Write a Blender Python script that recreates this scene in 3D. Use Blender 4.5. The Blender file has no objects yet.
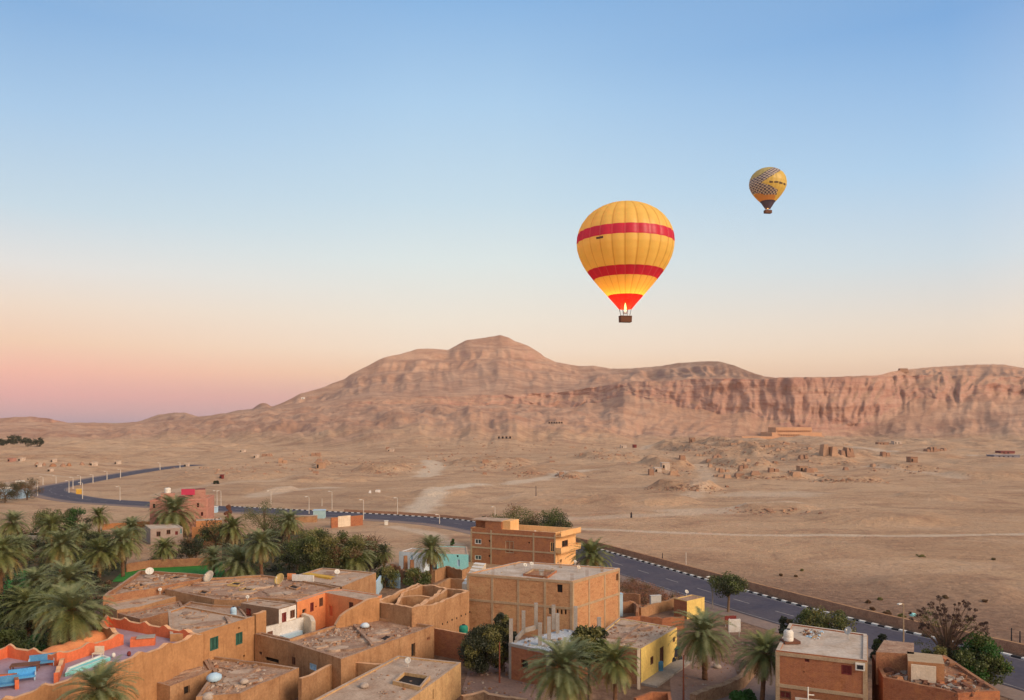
import bpy, bmesh, math, random
import numpy as np
from mathutils import Vector
from mathutils.bvhtree import BVHTree

# ---------------------------------------------------------------- camera, sky, sun, exposure
sc = bpy.context.scene
COL = sc.collection
F, HC, HY = 800.0, 28.0, 422.0        # focal length (px), eye height (m), horizon row
cam_d = bpy.data.cameras.new("camera"); cam = bpy.data.objects.new("camera", cam_d); COL.objects.link(cam)
cam.location = (0, 0, HC); cam.rotation_euler = (math.radians(90), 0, 0)
cam_d.sensor_width = 36; cam_d.lens = 36 * F / 1024; cam_d.shift_y = 72 / 1024
cam_d.clip_start = 0.5; cam_d.clip_end = 30000
sc.camera = cam
sc.view_settings.view_transform = 'Standard'; sc.view_settings.look = 'None'
sc.view_settings.exposure = 0.0; sc.view_settings.gamma = 1.0
try: sc.view_settings.use_curve_mapping = False
except Exception: pass
sc.cycles.max_bounces = 5; sc.cycles.diffuse_bounces = 3; sc.cycles.transparent_max_bounces = 6
sc.cycles.volume_bounces = 0; sc.cycles.use_denoising = True

SUN_AZ = math.radians(128)            # direction to the sun, clockwise from +Y (behind the camera, to the right)
SUN_EL = math.radians(27)
sun_dir = Vector((math.sin(SUN_AZ) * math.cos(SUN_EL), math.cos(SUN_AZ) * math.cos(SUN_EL), math.sin(SUN_EL)))
sd = bpy.data.lights.new("sun", 'SUN'); sd.energy = 3.0; sd.angle = math.radians(28); sd.color = (1.0, 0.76, 0.56)
so = bpy.data.objects.new("sun", sd); COL.objects.link(so); so.rotation_euler = sun_dir.to_track_quat('Z', 'Y').to_euler()
so.location = (100, -100, 200)

def s2l(c):
    return tuple(((v / 255) / 12.92 if v / 255 <= .04045 else ((v / 255 + .055) / 1.055) ** 2.4) for v in c)
def hx(h):
    return s2l((int(h[0:2], 16), int(h[2:4], 16), int(h[4:6], 16))) + (1,)

class NT:
    """small helper to wire nodes"""
    def __init__(s, tree): s.t = tree
    def n(s, typ, **kw):
        nd = s.t.nodes.new(typ)
        for k, v in kw.items():
            if k == 'ins':
                for a, b in v.items(): s.set(nd, a, b)
            else: setattr(nd, k, v)
        return nd
    def set(s, nd, key, val):
        sock = nd.inputs[key]
        if isinstance(val, bpy.types.NodeSocket): s.t.links.new(val, sock)
        else: sock.default_value = val
    def math(s, op, a, b=None, c=None, clamp=False):
        nd = s.n('ShaderNodeMath', operation=op, use_clamp=clamp); s.set(nd, 0, a)
        if b is not None: s.set(nd, 1, b)
        if c is not None: s.set(nd, 2, c)
        return nd.outputs[0]
    def ramp(s, fac, stops, interp='LINEAR'):
        nd = s.n('ShaderNodeValToRGB'); cr = nd.color_ramp; cr.interpolation = interp
        while len(cr.elements) < len(stops): cr.elements.new(0.5)
        for e, (p, c) in zip(cr.elements, stops): e.position = p; e.color = c
        s.set(nd, 0, fac); return nd.outputs[0]
    def mix(s, fac, a, b, blend='MIX'):
        nd = s.n('ShaderNodeMix', data_type='RGBA', blend_type=blend)
        s.set(nd, 0, fac); s.set(nd, 6, a); s.set(nd, 7, b); return nd.outputs[2]
    def noise(s, vec, scale, detail=4, rough=.55, dist=0):
        nd = s.n('ShaderNodeTexNoise'); s.set(nd, 'Vector', vec); s.set(nd, 'Scale', scale)
        s.set(nd, 'Detail', detail); s.set(nd, 'Roughness', rough); s.set(nd, 'Distortion', dist)
        return nd.outputs[0]
    def mr(s, v, a, b, c=0, d=1):
        nd = s.n('ShaderNodeMapRange'); s.set(nd, 0, v); s.set(nd, 1, a); s.set(nd, 2, b); s.set(nd, 3, c); s.set(nd, 4, d)
        return nd.outputs[0]
    def mapping(s, vec, scale=(1, 1, 1), rot=(0, 0, 0)):
        nd = s.n('ShaderNodeMapping'); s.set(nd, 0, vec); nd.inputs['Scale'].default_value = scale; nd.inputs['Rotation'].default_value = rot
        return nd.outputs[0]

# sky: the dawn sky opposite the sun, pink belt over the grey-blue band of the earth's shadow
w = bpy.data.worlds.new("World"); sc.world = w; w.use_nodes = True
N = NT(w.node_tree); w.node_tree.nodes.clear()
tc = N.n('ShaderNodeTexCoord').outputs['Generated']
nrm = N.n('ShaderNodeVectorMath', operation='NORMALIZE'); N.set(nrm, 0, tc)
sx = N.n('ShaderNodeSeparateXYZ'); N.set(sx, 0, nrm.outputs[0])
el = N.math('MAXIMUM', sx.outputs[2], 0.0)
hl = N.math('SQRT', N.math('ADD', N.math('MULTIPLY', sx.outputs[0], sx.outputs[0]), N.math('MULTIPLY', sx.outputs[1], sx.outputs[1])))
az = N.math('DIVIDE', sx.outputs[0], N.math('MAXIMUM', hl, .001))
left = [(0, hx('B498A6')), (.010, hx('D0A2A6')), (.03, hx('F2ACA6')), (.055, hx('FCBBA6')), (.086, hx('F8D0B2')), (.127, hx('F2DDC9')),
        (.168, hx('E6E3DE')), (.228, hx('C8DBE6')), (.321, hx('A9CAE8')), (.41, hx('88B2DE')), (.7, (.34, .42, .55, 1)), (1, (.42, .43, .48, 1))]
cen = [(0, hx('C0A0A6')), (.03, hx('E0B0A4')), (.06, hx('F8D0AC')), (.09, hx('F8E1C9')), (.125, hx('F2E6D5')), (.196, hx('DFE8E6')),
       (.264, hx('C8DEEA')), (.369, hx('ADCFEC')), (.47, hx('89B5E2')), (.7, (.34, .42, .55, 1)), (1, (.42, .43, .48, 1))]
rig = [(0, hx('C8A49C')), (.04, hx('E6BFA2')), (.076, hx('F2D8BE')), (.107, hx('ECDDCC')), (.178, hx('CEDCE4')), (.275, hx('AACDEC')),
       (.34, hx('95BDE6')), (.41, hx('78A8DC')), (.7, (.34, .42, .55, 1)), (1, (.42, .43, .48, 1))]
cl_, cc_, cr_ = N.ramp(el, left), N.ramp(el, cen), N.ramp(el, rig)
m1 = N.mix(N.mr(az, -.52, -.12), cl_, cc_); front = N.mix(N.mr(az, 0.0, .54), m1, cr_)
# the lit side of the sky behind the camera
back = N.ramp(el, [(0, (1.9, 1.15, .68, 1)), (.12, (1.8, 1.3, .9, 1)), (.3, (1.2, 1.1, .98, 1)), (.6, (.72, .67, .65, 1)), (1, (.38, .39, .44, 1))])
dn = N.n('ShaderNodeVectorMath', operation='DOT_PRODUCT'); N.set(dn, 0, nrm.outputs[0]); dn.inputs[1].default_value = (math.sin(SUN_AZ), math.cos(SUN_AZ), 0)
skyc = N.mix(N.mr(dn.outputs['Value'], -.15, .9), front, back)
skyc = N.mix(N.math('LESS_THAN', sx.outputs[2], -0.001), skyc, (.30, .21, .15, 1))
bg = N.n('ShaderNodeBackground', ins={'Color': skyc, 'Strength': 1.0})
# a faint physical sky on top of it
ns = N.n('ShaderNodeTexSky', sky_type='NISHITA', sun_disc=False, sun_elevation=SUN_EL, sun_rotation=SUN_AZ)
bg2 = N.n('ShaderNodeBackground', ins={'Color': ns.outputs[0], 'Strength': 0.004})
ad = N.n('ShaderNodeAddShader'); N.set(ad, 0, bg.outputs[0]); N.set(ad, 1, bg2.outputs[0])
N.set(N.n('ShaderNodeOutputWorld'), 'Surface', ad.outputs[0])

# ---------------------------------------------------------------- materials
MATS = {}
def newmat(name):
    m = bpy.data.materials.new(name); m.use_nodes = True; m.node_tree.nodes.clear(); return m, NT(m.node_tree)
def finish(m, N, col, rough=.9, bump=None, bstr=.3, bdist=.05, extra=None, spec=.25):
    p = N.n('ShaderNodeBsdfPrincipled'); N.set(p, 'Base Color', col); N.set(p, 'Roughness', rough)
    p.inputs['Specular IOR Level'].default_value = spec
    if bump is not None:
        b = N.n('ShaderNodeBump'); N.set(b, 'Height', bump); b.inputs['Strength'].default_value = bstr; b.inputs['Distance'].default_value = bdist
        N.set(p, 'Normal', b.outputs[0])
    for k, v in (extra or {}).items(): N.set(p, k, v)
    o = N.n('ShaderNodeOutputMaterial'); N.set(o, 0, p.outputs[0]); return m
def c4(c): return tuple(c) + (1,) if len(c) == 3 else c
def mat(name, a, b=None, scale=.6, rough=.92, bstr=.4, bdist=.06, fine=.18, spec=.2, extra=None, streak=0):
    """weathered surface: two colours mixed in patches plus fine grain, world-space noise"""
    if name in MATS: return MATS[name]
    m, N = newmat(name)
    g = N.n('ShaderNodeNewGeometry').outputs['Position']
    b = b or tuple(v * .75 for v in a)
    n1 = N.noise(g, scale, 5, .65, .4); n2 = N.noise(g, scale * 9, 4, .6)
    col = N.mix(N.mr(n1, .35, .65), c4(a), c4(b))
    col = N.mix(N.mr(n2, .3, .7, 0, 1), N.mix(1.0, col, (1 - fine, 1 - fine, 1 - fine, 1), 'MULTIPLY'), N.mix(1.0, col, (1 + fine, 1 + fine, 1 + fine, 1), 'MULTIPLY'))
    if streak:
        st = N.noise(N.mapping(g, (2.2, 2.2, .22)), 1, 5, .7, .3); pt = N.noise(g, .9, 6, .75, .8)
        col = N.mix(N.mr(st, .52, .72, 0, streak), col, N.mix(1.0, col, (.55, .50, .46, 1), 'MULTIPLY'))
        col = N.mix(N.mr(pt, .55, .70, 0, streak), col, N.mix(1.0, col, (1.28, 1.25, 1.2, 1), 'MULTIPLY'))
    MATS[name] = finish(m, N, col, rough, N.math('ADD', n1, N.math('MULTIPLY', n2, .5)), bstr, bdist, extra, spec); return MATS[name]
def brickmat(name, a, b, mortar, patch=None, bw=.26, bh=.09, mmix=.02):
    if name in MATS: return MATS[name]
    m, N = newmat(name)
    uv = N.n('ShaderNodeUVMap').outputs[0]; g = N.n('ShaderNodeNewGeometry').outputs['Position']
    br = N.n('ShaderNodeTexBrick', ins={'Vector': uv, 'Color1': c4(a), 'Color2': c4(b), 'Mortar': c4(mortar), 'Scale': 1.0,
              'Mortar Size': mmix, 'Brick Width': bw, 'Row Height': bh, 'Mortar Smooth': .3})
    n1 = N.noise(g, .45, 6, .7, .6); n2 = N.noise(g, 7, 6, .85)
    col = N.mix(N.mr(n1, .5, .68, 0, .75), br.outputs[0], c4(patch or mortar))
    n3 = N.noise(N.mapping(g, (1.1, 1.1, 2.2)), 1, 7, .8, .5)
    col = N.mix(N.mr(n3, .50, .60, 0, .55), col, c4(patch or mortar)); col = N.mix(N.mr(n3, .47, .38, 0, .6), col, N.mix(1.0, col, (.62, .55, .50, 1), 'MULTIPLY'))
    col = N.mix(N.mr(n2, .3, .7), N.mix(1.0, col, (.70, .69, .70, 1), 'MULTIPLY'), N.mix(1.0, col, (1.22, 1.2, 1.17, 1), 'MULTIPLY'))
    MATS[name] = finish(m, N, col, .95, N.math('ADD', n2, br.outputs[1]), .4, .04, None, .15); return MATS[name]

mud = mat('mud_plaster', (.43, .245, .125), (.32, .165, .08), .5, fine=.16, streak=.75)
mud_y = mat('mud_plaster_pale', (.56, .36, .17), (.42, .25, .12), .5, streak=.7)
mud_d = mat('mud_brick_dark', (.27, .12, .065), (.37, .19, .095), .9, bstr=.7, fine=.3)
roof_d = mat('dusty_roof', (.43, .29, .20), (.27, .145, .09), .55, bstr=.8, bdist=.12, fine=.28)
roof_g = mat('grey_dust_roof', (.50, .37, .27), (.36, .24, .165), .55, bstr=.5, fine=.18)
roof_c = mat('concrete_roof', (.55, .47, .39), (.42, .32, .24), .45, bstr=.3, fine=.15)
conc = mat('concrete', (.45, .33, .21), (.37, .25, .15), 1.2, fine=.2)
conc_g = mat('grey_concrete', (.36, .32, .28), (.29, .25, .21), 1.2, fine=.2)
slab_b = mat('blue_grey_slab', (.38, .42, .46), (.52, .52, .52), .7, fine=.3)
orange = mat('orange_paint', (.74, .28, .11), (.62, .22, .09), .5, fine=.08, streak=.35)
salmon = mat('salmon_paint', (.70, .18, .075), (.58, .14, .06), .5, fine=.1, streak=.4)
cap_m = mat('pale_cap', (.72, .42, .24), (.55, .30, .15), 1.5, fine=.12)
wall_o = mat('ochre_wall', (.45, .235, .105), (.36, .18, .08), .4, fine=.12, streak=.6)
lilac = mat('lilac_floor', (.40, .30, .35), (.34, .23, .26), .5, fine=.1)
yellow = mat('yellow_paint', (.78, .58, .18), (.66, .46, .14), .5, fine=.1, streak=.4)
peach = mat('peach_paint', (.80, .47, .22), (.72, .40, .16), .4, fine=.07, streak=.3)
cream = mat('cream_paint', (.72, .60, .46), (.60, .48, .34), .7, fine=.12, streak=.4)
white = mat('white_paint', (.74, .72, .68), (.62, .56, .48), .7, fine=.12, streak=.45)
blue_w = mat('blue_white_wall', (.60, .68, .74), (.50, .58, .64), .5, fine=.1)
turq = mat('turquoise_paint', (.25, .62, .62), (.32, .68, .66), .5, fine=.1)
pinkb = brickmat('pink_brick', (.46, .18, .13), (.50, .22, .16), (.46, .27, .21))
brick = brickmat('orange_brick', (.58, .24, .10), (.46, .18, .075), (.50, .32, .18), (.58, .35, .17))
brick_r = brickmat('red_brick', (.42, .125, .055), (.33, .095, .045), (.36, .19, .11), (.46, .19, .08))
stone_w = mat('rubble_stone', (.36, .24, .15), (.24, .14, .085), 1.6, bstr=1, bdist=.15, fine=.4)
dark = mat('opening_shade', (.022, .017, .015), (.03, .022, .018), 1)  # near-black colour painted in for the shade inside openings and pits
glass = mat('window_glass', (.04, .045, .05), (.06, .06, .06), 1, rough=.2, bstr=0, spec=.5)
wood = mat('brown_wood', (.13, .055, .035), (.19, .085, .05), 2)
wood_red = mat('dark_red_wood', (.17, .03, .03), (.22, .05, .04), 2)
green_s = mat('green_shutter', (.03, .09, .07), (.04, .12, .09), 2)
blue_p = mat('blue_paint', (.07, .23, .42), (.10, .28, .46), 2, rough=.6)
lblue = mat('light_blue', (.38, .55, .68), (.45, .60, .70), 2)
teal = mat('teal_tiles', (.16, .55, .52), (.30, .65, .60), 1.2, rough=.5)
metal = mat('galvanised_metal', (.45, .43, .40), (.52, .50, .46), 2, rough=.5, bstr=.05)
offw = mat('off_white_plastic', (.72, .68, .60), (.64, .60, .52), 1, rough=.6, bstr=.1)
dishy = mat('ochre_dish', (.66, .46, .17), (.58, .38, .13), 1, rough=.7)
black_m = mat('black_plastic', (.02, .022, .028), (.03, .03, .04), 1)
green_m = mat('green_plastic', (.02, .22, .15), (.03, .26, .18), 1, rough=.5)
ochre = mat('ochre_cloth', (.62, .38, .06), (.55, .30, .05), 1)
asph = mat('asphalt', (.058, .055, .080), (.088, .078, .096), .16, fine=.14, bstr=.1)
asph_e = mat('dusty_asphalt', (.20, .15, .135), (.27, .19, .15), .2, fine=.12, bstr=.1)
roadp = mat('road_paint', (.40, .38, .36), (.22, .20, .19), 1.0, bstr=0)
kerb_w = mat('kerb_white', (.78, .76, .72), (.66, .62, .56), 1.5, bstr=.05)
kerb_b = mat('kerb_black', (.03, .03, .035), (.05, .045, .045), 1.5, bstr=.05)
bark = mat('palm_bark', (.22, .11, .055), (.13, .07, .04), 4, bstr=1, bdist=.1, fine=.35)
bark2 = mat('tree_bark', (.17, .11, .07), (.12, .075, .05), 4, bstr=.6)
rock_m = mat('stone_chunks', (.35, .24, .17), (.25, .15, .10), 1.2, fine=.3)
litter = mat('pale_litter', (.46, .38, .31), (.34, .27, .22), 2)
grass_m = mat('green_field', (.03, .16, .025), (.045, .22, .035), .8, fine=.3)
path_m = mat('lane_dirt', (.24, .155, .125), (.30, .19, .145), .4, fine=.15)
def leafm(name, a, b, scale=1.1, trans=.25):
    if name in MATS: return MATS[name]
    m, N = newmat(name)
    g = N.n('ShaderNodeNewGeometry').outputs['Position']
    col = N.mix(N.mr(N.noise(g, scale, 3), .35, .65), c4(a), c4(b))
    d = N.n('ShaderNodeBsdfDiffuse', ins={'Color': col}); t = N.n('ShaderNodeBsdfTranslucent', ins={'Color': col})
    mx = N.n('ShaderNodeMixShader', ins={0: trans}); N.set(mx, 1, d.outputs[0]); N.set(mx, 2, t.outputs[0])
    gl = N.n('ShaderNodeBsdfGlossy', ins={'Roughness': .5, 'Color': (1, 1, 1, 1)})
    m2 = N.n('ShaderNodeMixShader', ins={0: .03}); N.set(m2, 1, mx.outputs[0]); N.set(m2, 2, gl.outputs[0])
    N.set(N.n('ShaderNodeOutputMaterial'), 0, m2.outputs[0]); MATS[name] = m; return m
palm_g = leafm('palm_leaf', (.24, .24, .075), (.12, .15, .045))
palm_b = leafm('palm_leaf_blue', (.28, .29, .14), (.16, .19, .075))
palm_o = leafm('palm_leaf_old', (.36, .26, .08), (.24, .19, .06))
palm_dead = leafm('palm_leaf_dead', (.26, .14, .06), (.19, .10, .045))
leaf_g = leafm('leaf_green', (.125, .15, .035), (.055, .075, .018), .7)
leaf_b = leafm('leaf_bright', (.05, .15, .02), (.03, .085, .014), .7)
leaf_o = leafm('leaf_olive', (.23, .20, .055), (.12, .125, .035), .6)
leaf_r = leafm('leaf_rusty', (.13, .10, .035), (.19, .09, .045), .5)
leaf_d = leafm('leaf_dark', (.05, .055, .022), (.028, .036, .015), .6)
brush_m = leafm('dry_brush', (.33, .15, .09), (.24, .11, .065), .7)
nest_m = leafm('dry_seed_clump', (.09, .045, .03), (.06, .03, .02), 2)

# ---------------------------------------------------------------- geometry helpers
def px2w(px, py, z=0.0):
    Y = (HC - z) * F / (py - HY); return Vector(((px - 512) * Y / F, Y, z))
def zat(py, Y): return HC - (py - HY) * Y / F
def atY(px, py, Y): return Vector(((px - 512) * Y / F, Y, zat(py, Y)))
def setp(o, label=None, cat=None, group=None, kind=None):
    if label: o['label'] = label
    if cat: o['category'] = cat
    if group: o['group'] = group
    if kind: o['kind'] = kind
    return o
def thing(name, label, cat, loc=(0, 0, 0), group=None, kind=None):
    o = bpy.data.objects.new(name, None); COL.objects.link(o); o.location = loc; o.empty_display_size = .5
    return setp(o, label, cat, group, kind)
class MB:
    def __init__(s): s.v = []; s.f = []; s.m = []; s.uv = []; s.ms = []
    def mi(s, m):
        if m not in s.ms: s.ms.append(m)
        return s.ms.index(m)
    def face(s, pts, m, uvs=None):
        i = len(s.v); s.v += [tuple(p) for p in pts]; s.f.append(tuple(range(i, i + len(pts)))); s.m.append(s.mi(m))
        s.uv += uvs if uvs else [(p[0], p[1]) for p in pts]
    def box(s, c, sz, m, rot=0, top=None, rx=0, taper=1.0, jit=0):
        from mathutils import Euler
        E = Euler((rx, 0, rot)).to_matrix(); h = Vector(sz) / 2; P = []
        for dz in (-1, 1):
            k = taper if dz > 0 else 1
            for dx, dy in ((-1, -1), (1, -1), (1, 1), (-1, 1)):
                q = Vector((dx * h.x * k, dy * h.y * k, dz * h.z))
                if jit: q += Vector([random.uniform(-jit, jit) for _ in range(3)])
                P.append(Vector(c) + E @ q)
        uvw = lambda a, b, hh: [(0, 0), ((P[b] - P[a]).length, 0), ((P[b] - P[a]).length, hh), (0, hh)]
        for a, b in ((0, 1), (1, 2), (2, 3), (3, 0)): s.face([P[a], P[b], P[b + 4], P[a + 4]], m, uvw(a, b, sz[2]))
        s.face([P[4], P[5], P[6], P[7]], top or m); s.face([P[3], P[2], P[1], P[0]], m)
    def tube(s, pts, rad, m, n=8, cap=True):
        pts = [Vector(p) for p in pts]; rad = rad if isinstance(rad, (list, tuple)) else [rad] * len(pts); R = []
        for i, p in enumerate(pts):
            d = (pts[min(i + 1, len(pts) - 1)] - pts[max(i - 1, 0)]).normalized()
            a = d.cross(Vector((0, 0, 1)) if abs(d.z) < .9 else Vector((1, 0, 0))).normalized(); b = d.cross(a)
            R.append([p + (a * math.cos(2 * math.pi * k / n) + b * math.sin(2 * math.pi * k / n)) * rad[i] for k in range(n)])
        for i in range(len(R) - 1):
            for k in range(n): s.face([R[i][k], R[i + 1][k], R[i + 1][(k + 1) % n], R[i][(k + 1) % n]], m)
        if cap: s.face(R[-1], m); s.face(R[0][::-1], m)
    def lathe(s, prof, m, c=(0, 0, 0), n=16, mats=None):
        c = Vector(c)
        for i in range(len(prof) - 1):
            (r0, z0), (r1, z1) = prof[i], prof[i + 1]; mm = mats[i] if mats else m
            for k in range(n):
                a, b = 2 * math.pi * k / n, 2 * math.pi * (k + 1) / n
                q = [c + Vector((r0 * math.cos(a), r0 * math.sin(a), z0)), c + Vector((r0 * math.cos(b), r0 * math.sin(b), z0)),
                     c + Vector((r1 * math.cos(b), r1 * math.sin(b), z1)), c + Vector((r1 * math.cos(a), r1 * math.sin(a), z1))]
                if r0 < 1e-4: q = [q[0], q[2], q[3]]
                elif r1 < 1e-4: q = [q[0], q[1], q[2]]
                s.face(q, mm)
    def build(s, name, parent=None, smooth=False, weld=True, label=None, kind=None):
        me = bpy.data.meshes.new(name); off = Vector(parent.location) if parent else Vector((0, 0, 0))
        if parent and parent.parent: off = off + Vector(parent.parent.location)
        me.from_pydata([(a - off.x, b - off.y, c - off.z) for a, b, c in s.v], [], s.f)
        for m in s.ms: me.materials.append(m)
        me.polygons.foreach_set('material_index', s.m)
        l = me.uv_layers.new(name='UVMap'); l.data.foreach_set('uv', [x for u in s.uv for x in u])
        if weld:
            bm = bmesh.new(); bm.from_mesh(me); bmesh.ops.remove_doubles(bm, verts=bm.verts, dist=1e-4); bm.to_mesh(me); bm.free()
        if smooth: me.polygons.foreach_set('use_smooth', [True] * len(me.polygons))
        me.update(); o = bpy.data.objects.new(name, me); COL.objects.link(o)
        if parent: o.parent = parent
        if label: o['label'] = label
        if kind: o['kind'] = kind
        return o
def single(mb, name, label, cat, loc, group=None, smooth=False, kind=None):
    """one thing that is one mesh, origin at its base"""
    loc = Vector(loc); mb.v = [(a - loc.x, b - loc.y, c - loc.z) for a, b, c in mb.v]
    o = mb.build(name, None, smooth); o.location = loc; return setp(o, label, cat, group, kind)
def npmesh(name, V, Fc, mats, midx=None, smooth=False, quads=False):
    me = bpy.data.meshes.new(name); k = Fc.shape[1]
    me.vertices.add(len(V)); me.vertices.foreach_set('co', np.ascontiguousarray(V, dtype=np.float32).ravel())
    me.loops.add(Fc.size); me.loops.foreach_set('vertex_index', np.ascontiguousarray(Fc, dtype=np.int32).ravel())
    me.polygons.add(len(Fc)); me.polygons.foreach_set('loop_start', np.arange(0, Fc.size, k, dtype=np.int32))
    try: me.polygons.foreach_set('loop_total', np.full(len(Fc), k, dtype=np.int32))
    except Exception: pass
    for m in mats: me.materials.append(m)
    if midx is not None: me.polygons.foreach_set('material_index', np.ascontiguousarray(midx, dtype=np.int32))
    if smooth: me.polygons.foreach_set('use_smooth', np.ones(len(Fc), dtype=bool))
    me.update(calc_edges=True); me.validate(); return me

# numpy gradient noise
_rs = np.random.RandomState(7); _perm = _rs.permutation(4096); _ang = _rs.rand(4096) * 2 * np.pi
_gx, _gy = np.cos(_ang), np.sin(_ang)
def pn(x, y, seed=0):
    x = x + seed * 17.31; y = y + seed * 9.17
    xi = np.floor(x).astype(np.int64); yi = np.floor(y).astype(np.int64); xf = x - xi; yf = y - yi
    def g(ix, iy, dx, dy):
        h = _perm[(_perm[ix & 4095] + iy) & 4095]; return _gx[h] * dx + _gy[h] * dy
    u = xf * xf * xf * (xf * (xf * 6 - 15) + 10); v = yf * yf * yf * (yf * (yf * 6 - 15) + 10)
    a = g(xi, yi, xf, yf); b = g(xi + 1, yi, xf - 1, yf); c = g(xi, yi + 1, xf, yf - 1); d = g(xi + 1, yi + 1, xf - 1, yf - 1)
    return (a * (1 - u) + b * u) * (1 - v) + (c * (1 - u) + d * u) * v
def fbm(x, y, o=5, seed=0, gain=.5):
    r = 0; a = 1.0; f = 1.0
    for i in range(o): r = r + a * pn(x * f, y * f, seed + i); a *= gain; f *= 2.03
    return r
def ridged(x, y, o=4, seed=0):
    r = 0; a = 1.0; f = 1.0
    for i in range(o): r = r + a * (1 - 2 * np.abs(pn(x * f, y * f, seed + i))) ; a *= .5; f *= 2.1
    return r / 1.9
def sst(x, a, b):
    t = np.clip((x - a) / (b - a), 0, 1); return t * t * (3 - 2 * t)
def wob(x, y, amp):
    return amp * float(fbm(np.array([x * .9]), np.array([y * .9]), 3, 40)[0])
# ---------------------------------------------------------------- terrain
def G(px, py): p = px2w(px, py, 0); return (p.x, p.y)
def catmull(P, step=3.0):
    P = [np.array(p, float) for p in P]; out = []
    Q = [2 * P[0] - P[1]] + P + [2 * P[-1] - P[-2]]
    for i in range(1, len(Q) - 2):
        L = np.linalg.norm(Q[i + 1] - Q[i]); n = max(2, int(L / step))
        for k in range(n):
            t = k / n; a, b, c, d = Q[i - 1], Q[i], Q[i + 1], Q[i + 2]
            out.append(.5 * ((2 * b) + (-a + c) * t + (2 * a - 5 * b + 4 * c - d) * t * t + (-a + 3 * b - 3 * c + d) * t ** 3))
    out.append(P[-1]); return np.array(out)
# the kerb line (far edge) near, the centre line on the bend
kerb_pts = [(88, 28), G(1020, 659), G(860, 622), G(740, 590), G(610, 553), G(540, 535), G(470, 521.5), G(405, 516), G(330, 512), G(235, 507)]
kl = catmull(kerb_pts)
def offset_line(L, d):
    t = np.gradient(L, axis=0); t /= np.linalg.norm(t, axis=1)[:, None]; n = np.stack([-t[:, 1], t[:, 0]], 1); return L + n * d
cl0 = offset_line(kl, 5.75)
bend = [G(128, 503), G(90, 500.3), G(66, 496.5), G(50, 491.5), G(56, 487), G(75, 483.3), G(100, 478.7), G(128, 473.8), G(155, 469.5), G(182, 466.2), G(200, 464.8)]
road = catmull([tuple(p) for p in cl0[::6]] + bend, 2.5)
HW = 5.6
_ry = road[:, 0] / road[:, 1] * F + 512
# nearest branch of the road: depth of the road per image column, for "beyond the road"
_near = [(1500, 28), (1250, 60)] + [(x, y) for x, y in zip(_ry[:], road[:, 1]) if y < 310][::8]
_near = sorted([(a, b) for a, b in _near if a > 62]); _near = [(-900, 420), (-300, 380), (0, 335), (50, 318)] + _near
NX = np.array([a for a, b in _near]); NYY = np.array([b for a, b in _near])

cols = np.concatenate([np.arange(-560, -60, 5), np.arange(-60, 1085, 1.35), np.arange(1085, 1600, 5)])
A = (cols - 512) / F
def itp(t): xs = [a[0] for a in t]; return np.interp(cols, xs, [a[1] for a in t])
def sm(v, k=9):
    ker = np.ones(k) / k; return np.convolve(np.pad(v, k // 2, mode='edge'), ker, mode='valid')
D0 = sm(itp([(0, 1120), (200, 1080), (300, 860), (380, 690), (500, 660), (580, 740), (660, 960), (720, 1120), (790, 1300), (860, 1300), (900, 1180), (1024, 1080)]))
Z0 = 0 * D0
T1 = [(-400, 440, 1500), (0, 436, 1300), (150, 434, 1300), (250, 430, 1150), (350, 424, 1050), (430, 416, 1080), (500, 418, 1120), (580, 427, 1200), (650, 434, 1260), (750, 437, 1310), (800, 438.5, 1345), (860, 437, 1350), (900, 432, 1300), (960, 428, 1270), (1024, 425, 1230), (1400, 420, 1200)]
T2 = [(-400, 430, 1700), (0, 429, 1500), (100, 429, 1600), (150, 427, 1600), (250, 417, 1500), (300, 412, 1500), (380, 405, 1500), (450, 406, 1550), (540, 409, 1600), (600, 410, 1560), (625, 398, 1490), (640, 402, 1490), (680, 410, 1470), (700, 415, 1450), (770, 424, 1405), (800, 426, 1385), (860, 424, 1390), (900, 410, 1420), (930, 400, 1430), (960, 406, 1420), (1000, 399, 1420), (1024, 398, 1420), (1400, 398, 1400)]
T3 = [(-400, 428, 1800), (0, 423, 1620), (150, 423, 1750), (250, 411, 1700), (300, 404, 1650), (370, 398, 1580), (450, 397, 1600), (540, 394, 1640), (570, 392, 1630), (600, 387, 1590), (640, 381.5, 1530), (700, 380, 1490), (773, 378.7, 1430), (800, 378, 1412), (860, 378, 1425), (880, 378, 1450), (900, 377, 1500), (960, 376, 1500), (1024, 378, 1500), (1400, 380, 1500)]
T4 = [(-400, 426, 2000), (0, 420, 1800), (150, 421, 2000), (250, 408, 1900), (262, 406, 1900), (300, 399, 1950), (348, 386, 2000), (380, 377, 2050), (420, 370, 2100), (450, 368, 2150), (480, 362, 2200), (500, 357, 2200), (540, 366, 2200), (580, 374, 2150), (620, 375, 2000), (660, 373, 1850), (700, 371, 1750), (740, 374, 1650), (773, 378, 1560), (860, 377.6, 1520), (900, 374, 1600), (940, 371, 1650), (1024, 371, 1650), (1400, 375, 1700)]
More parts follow.
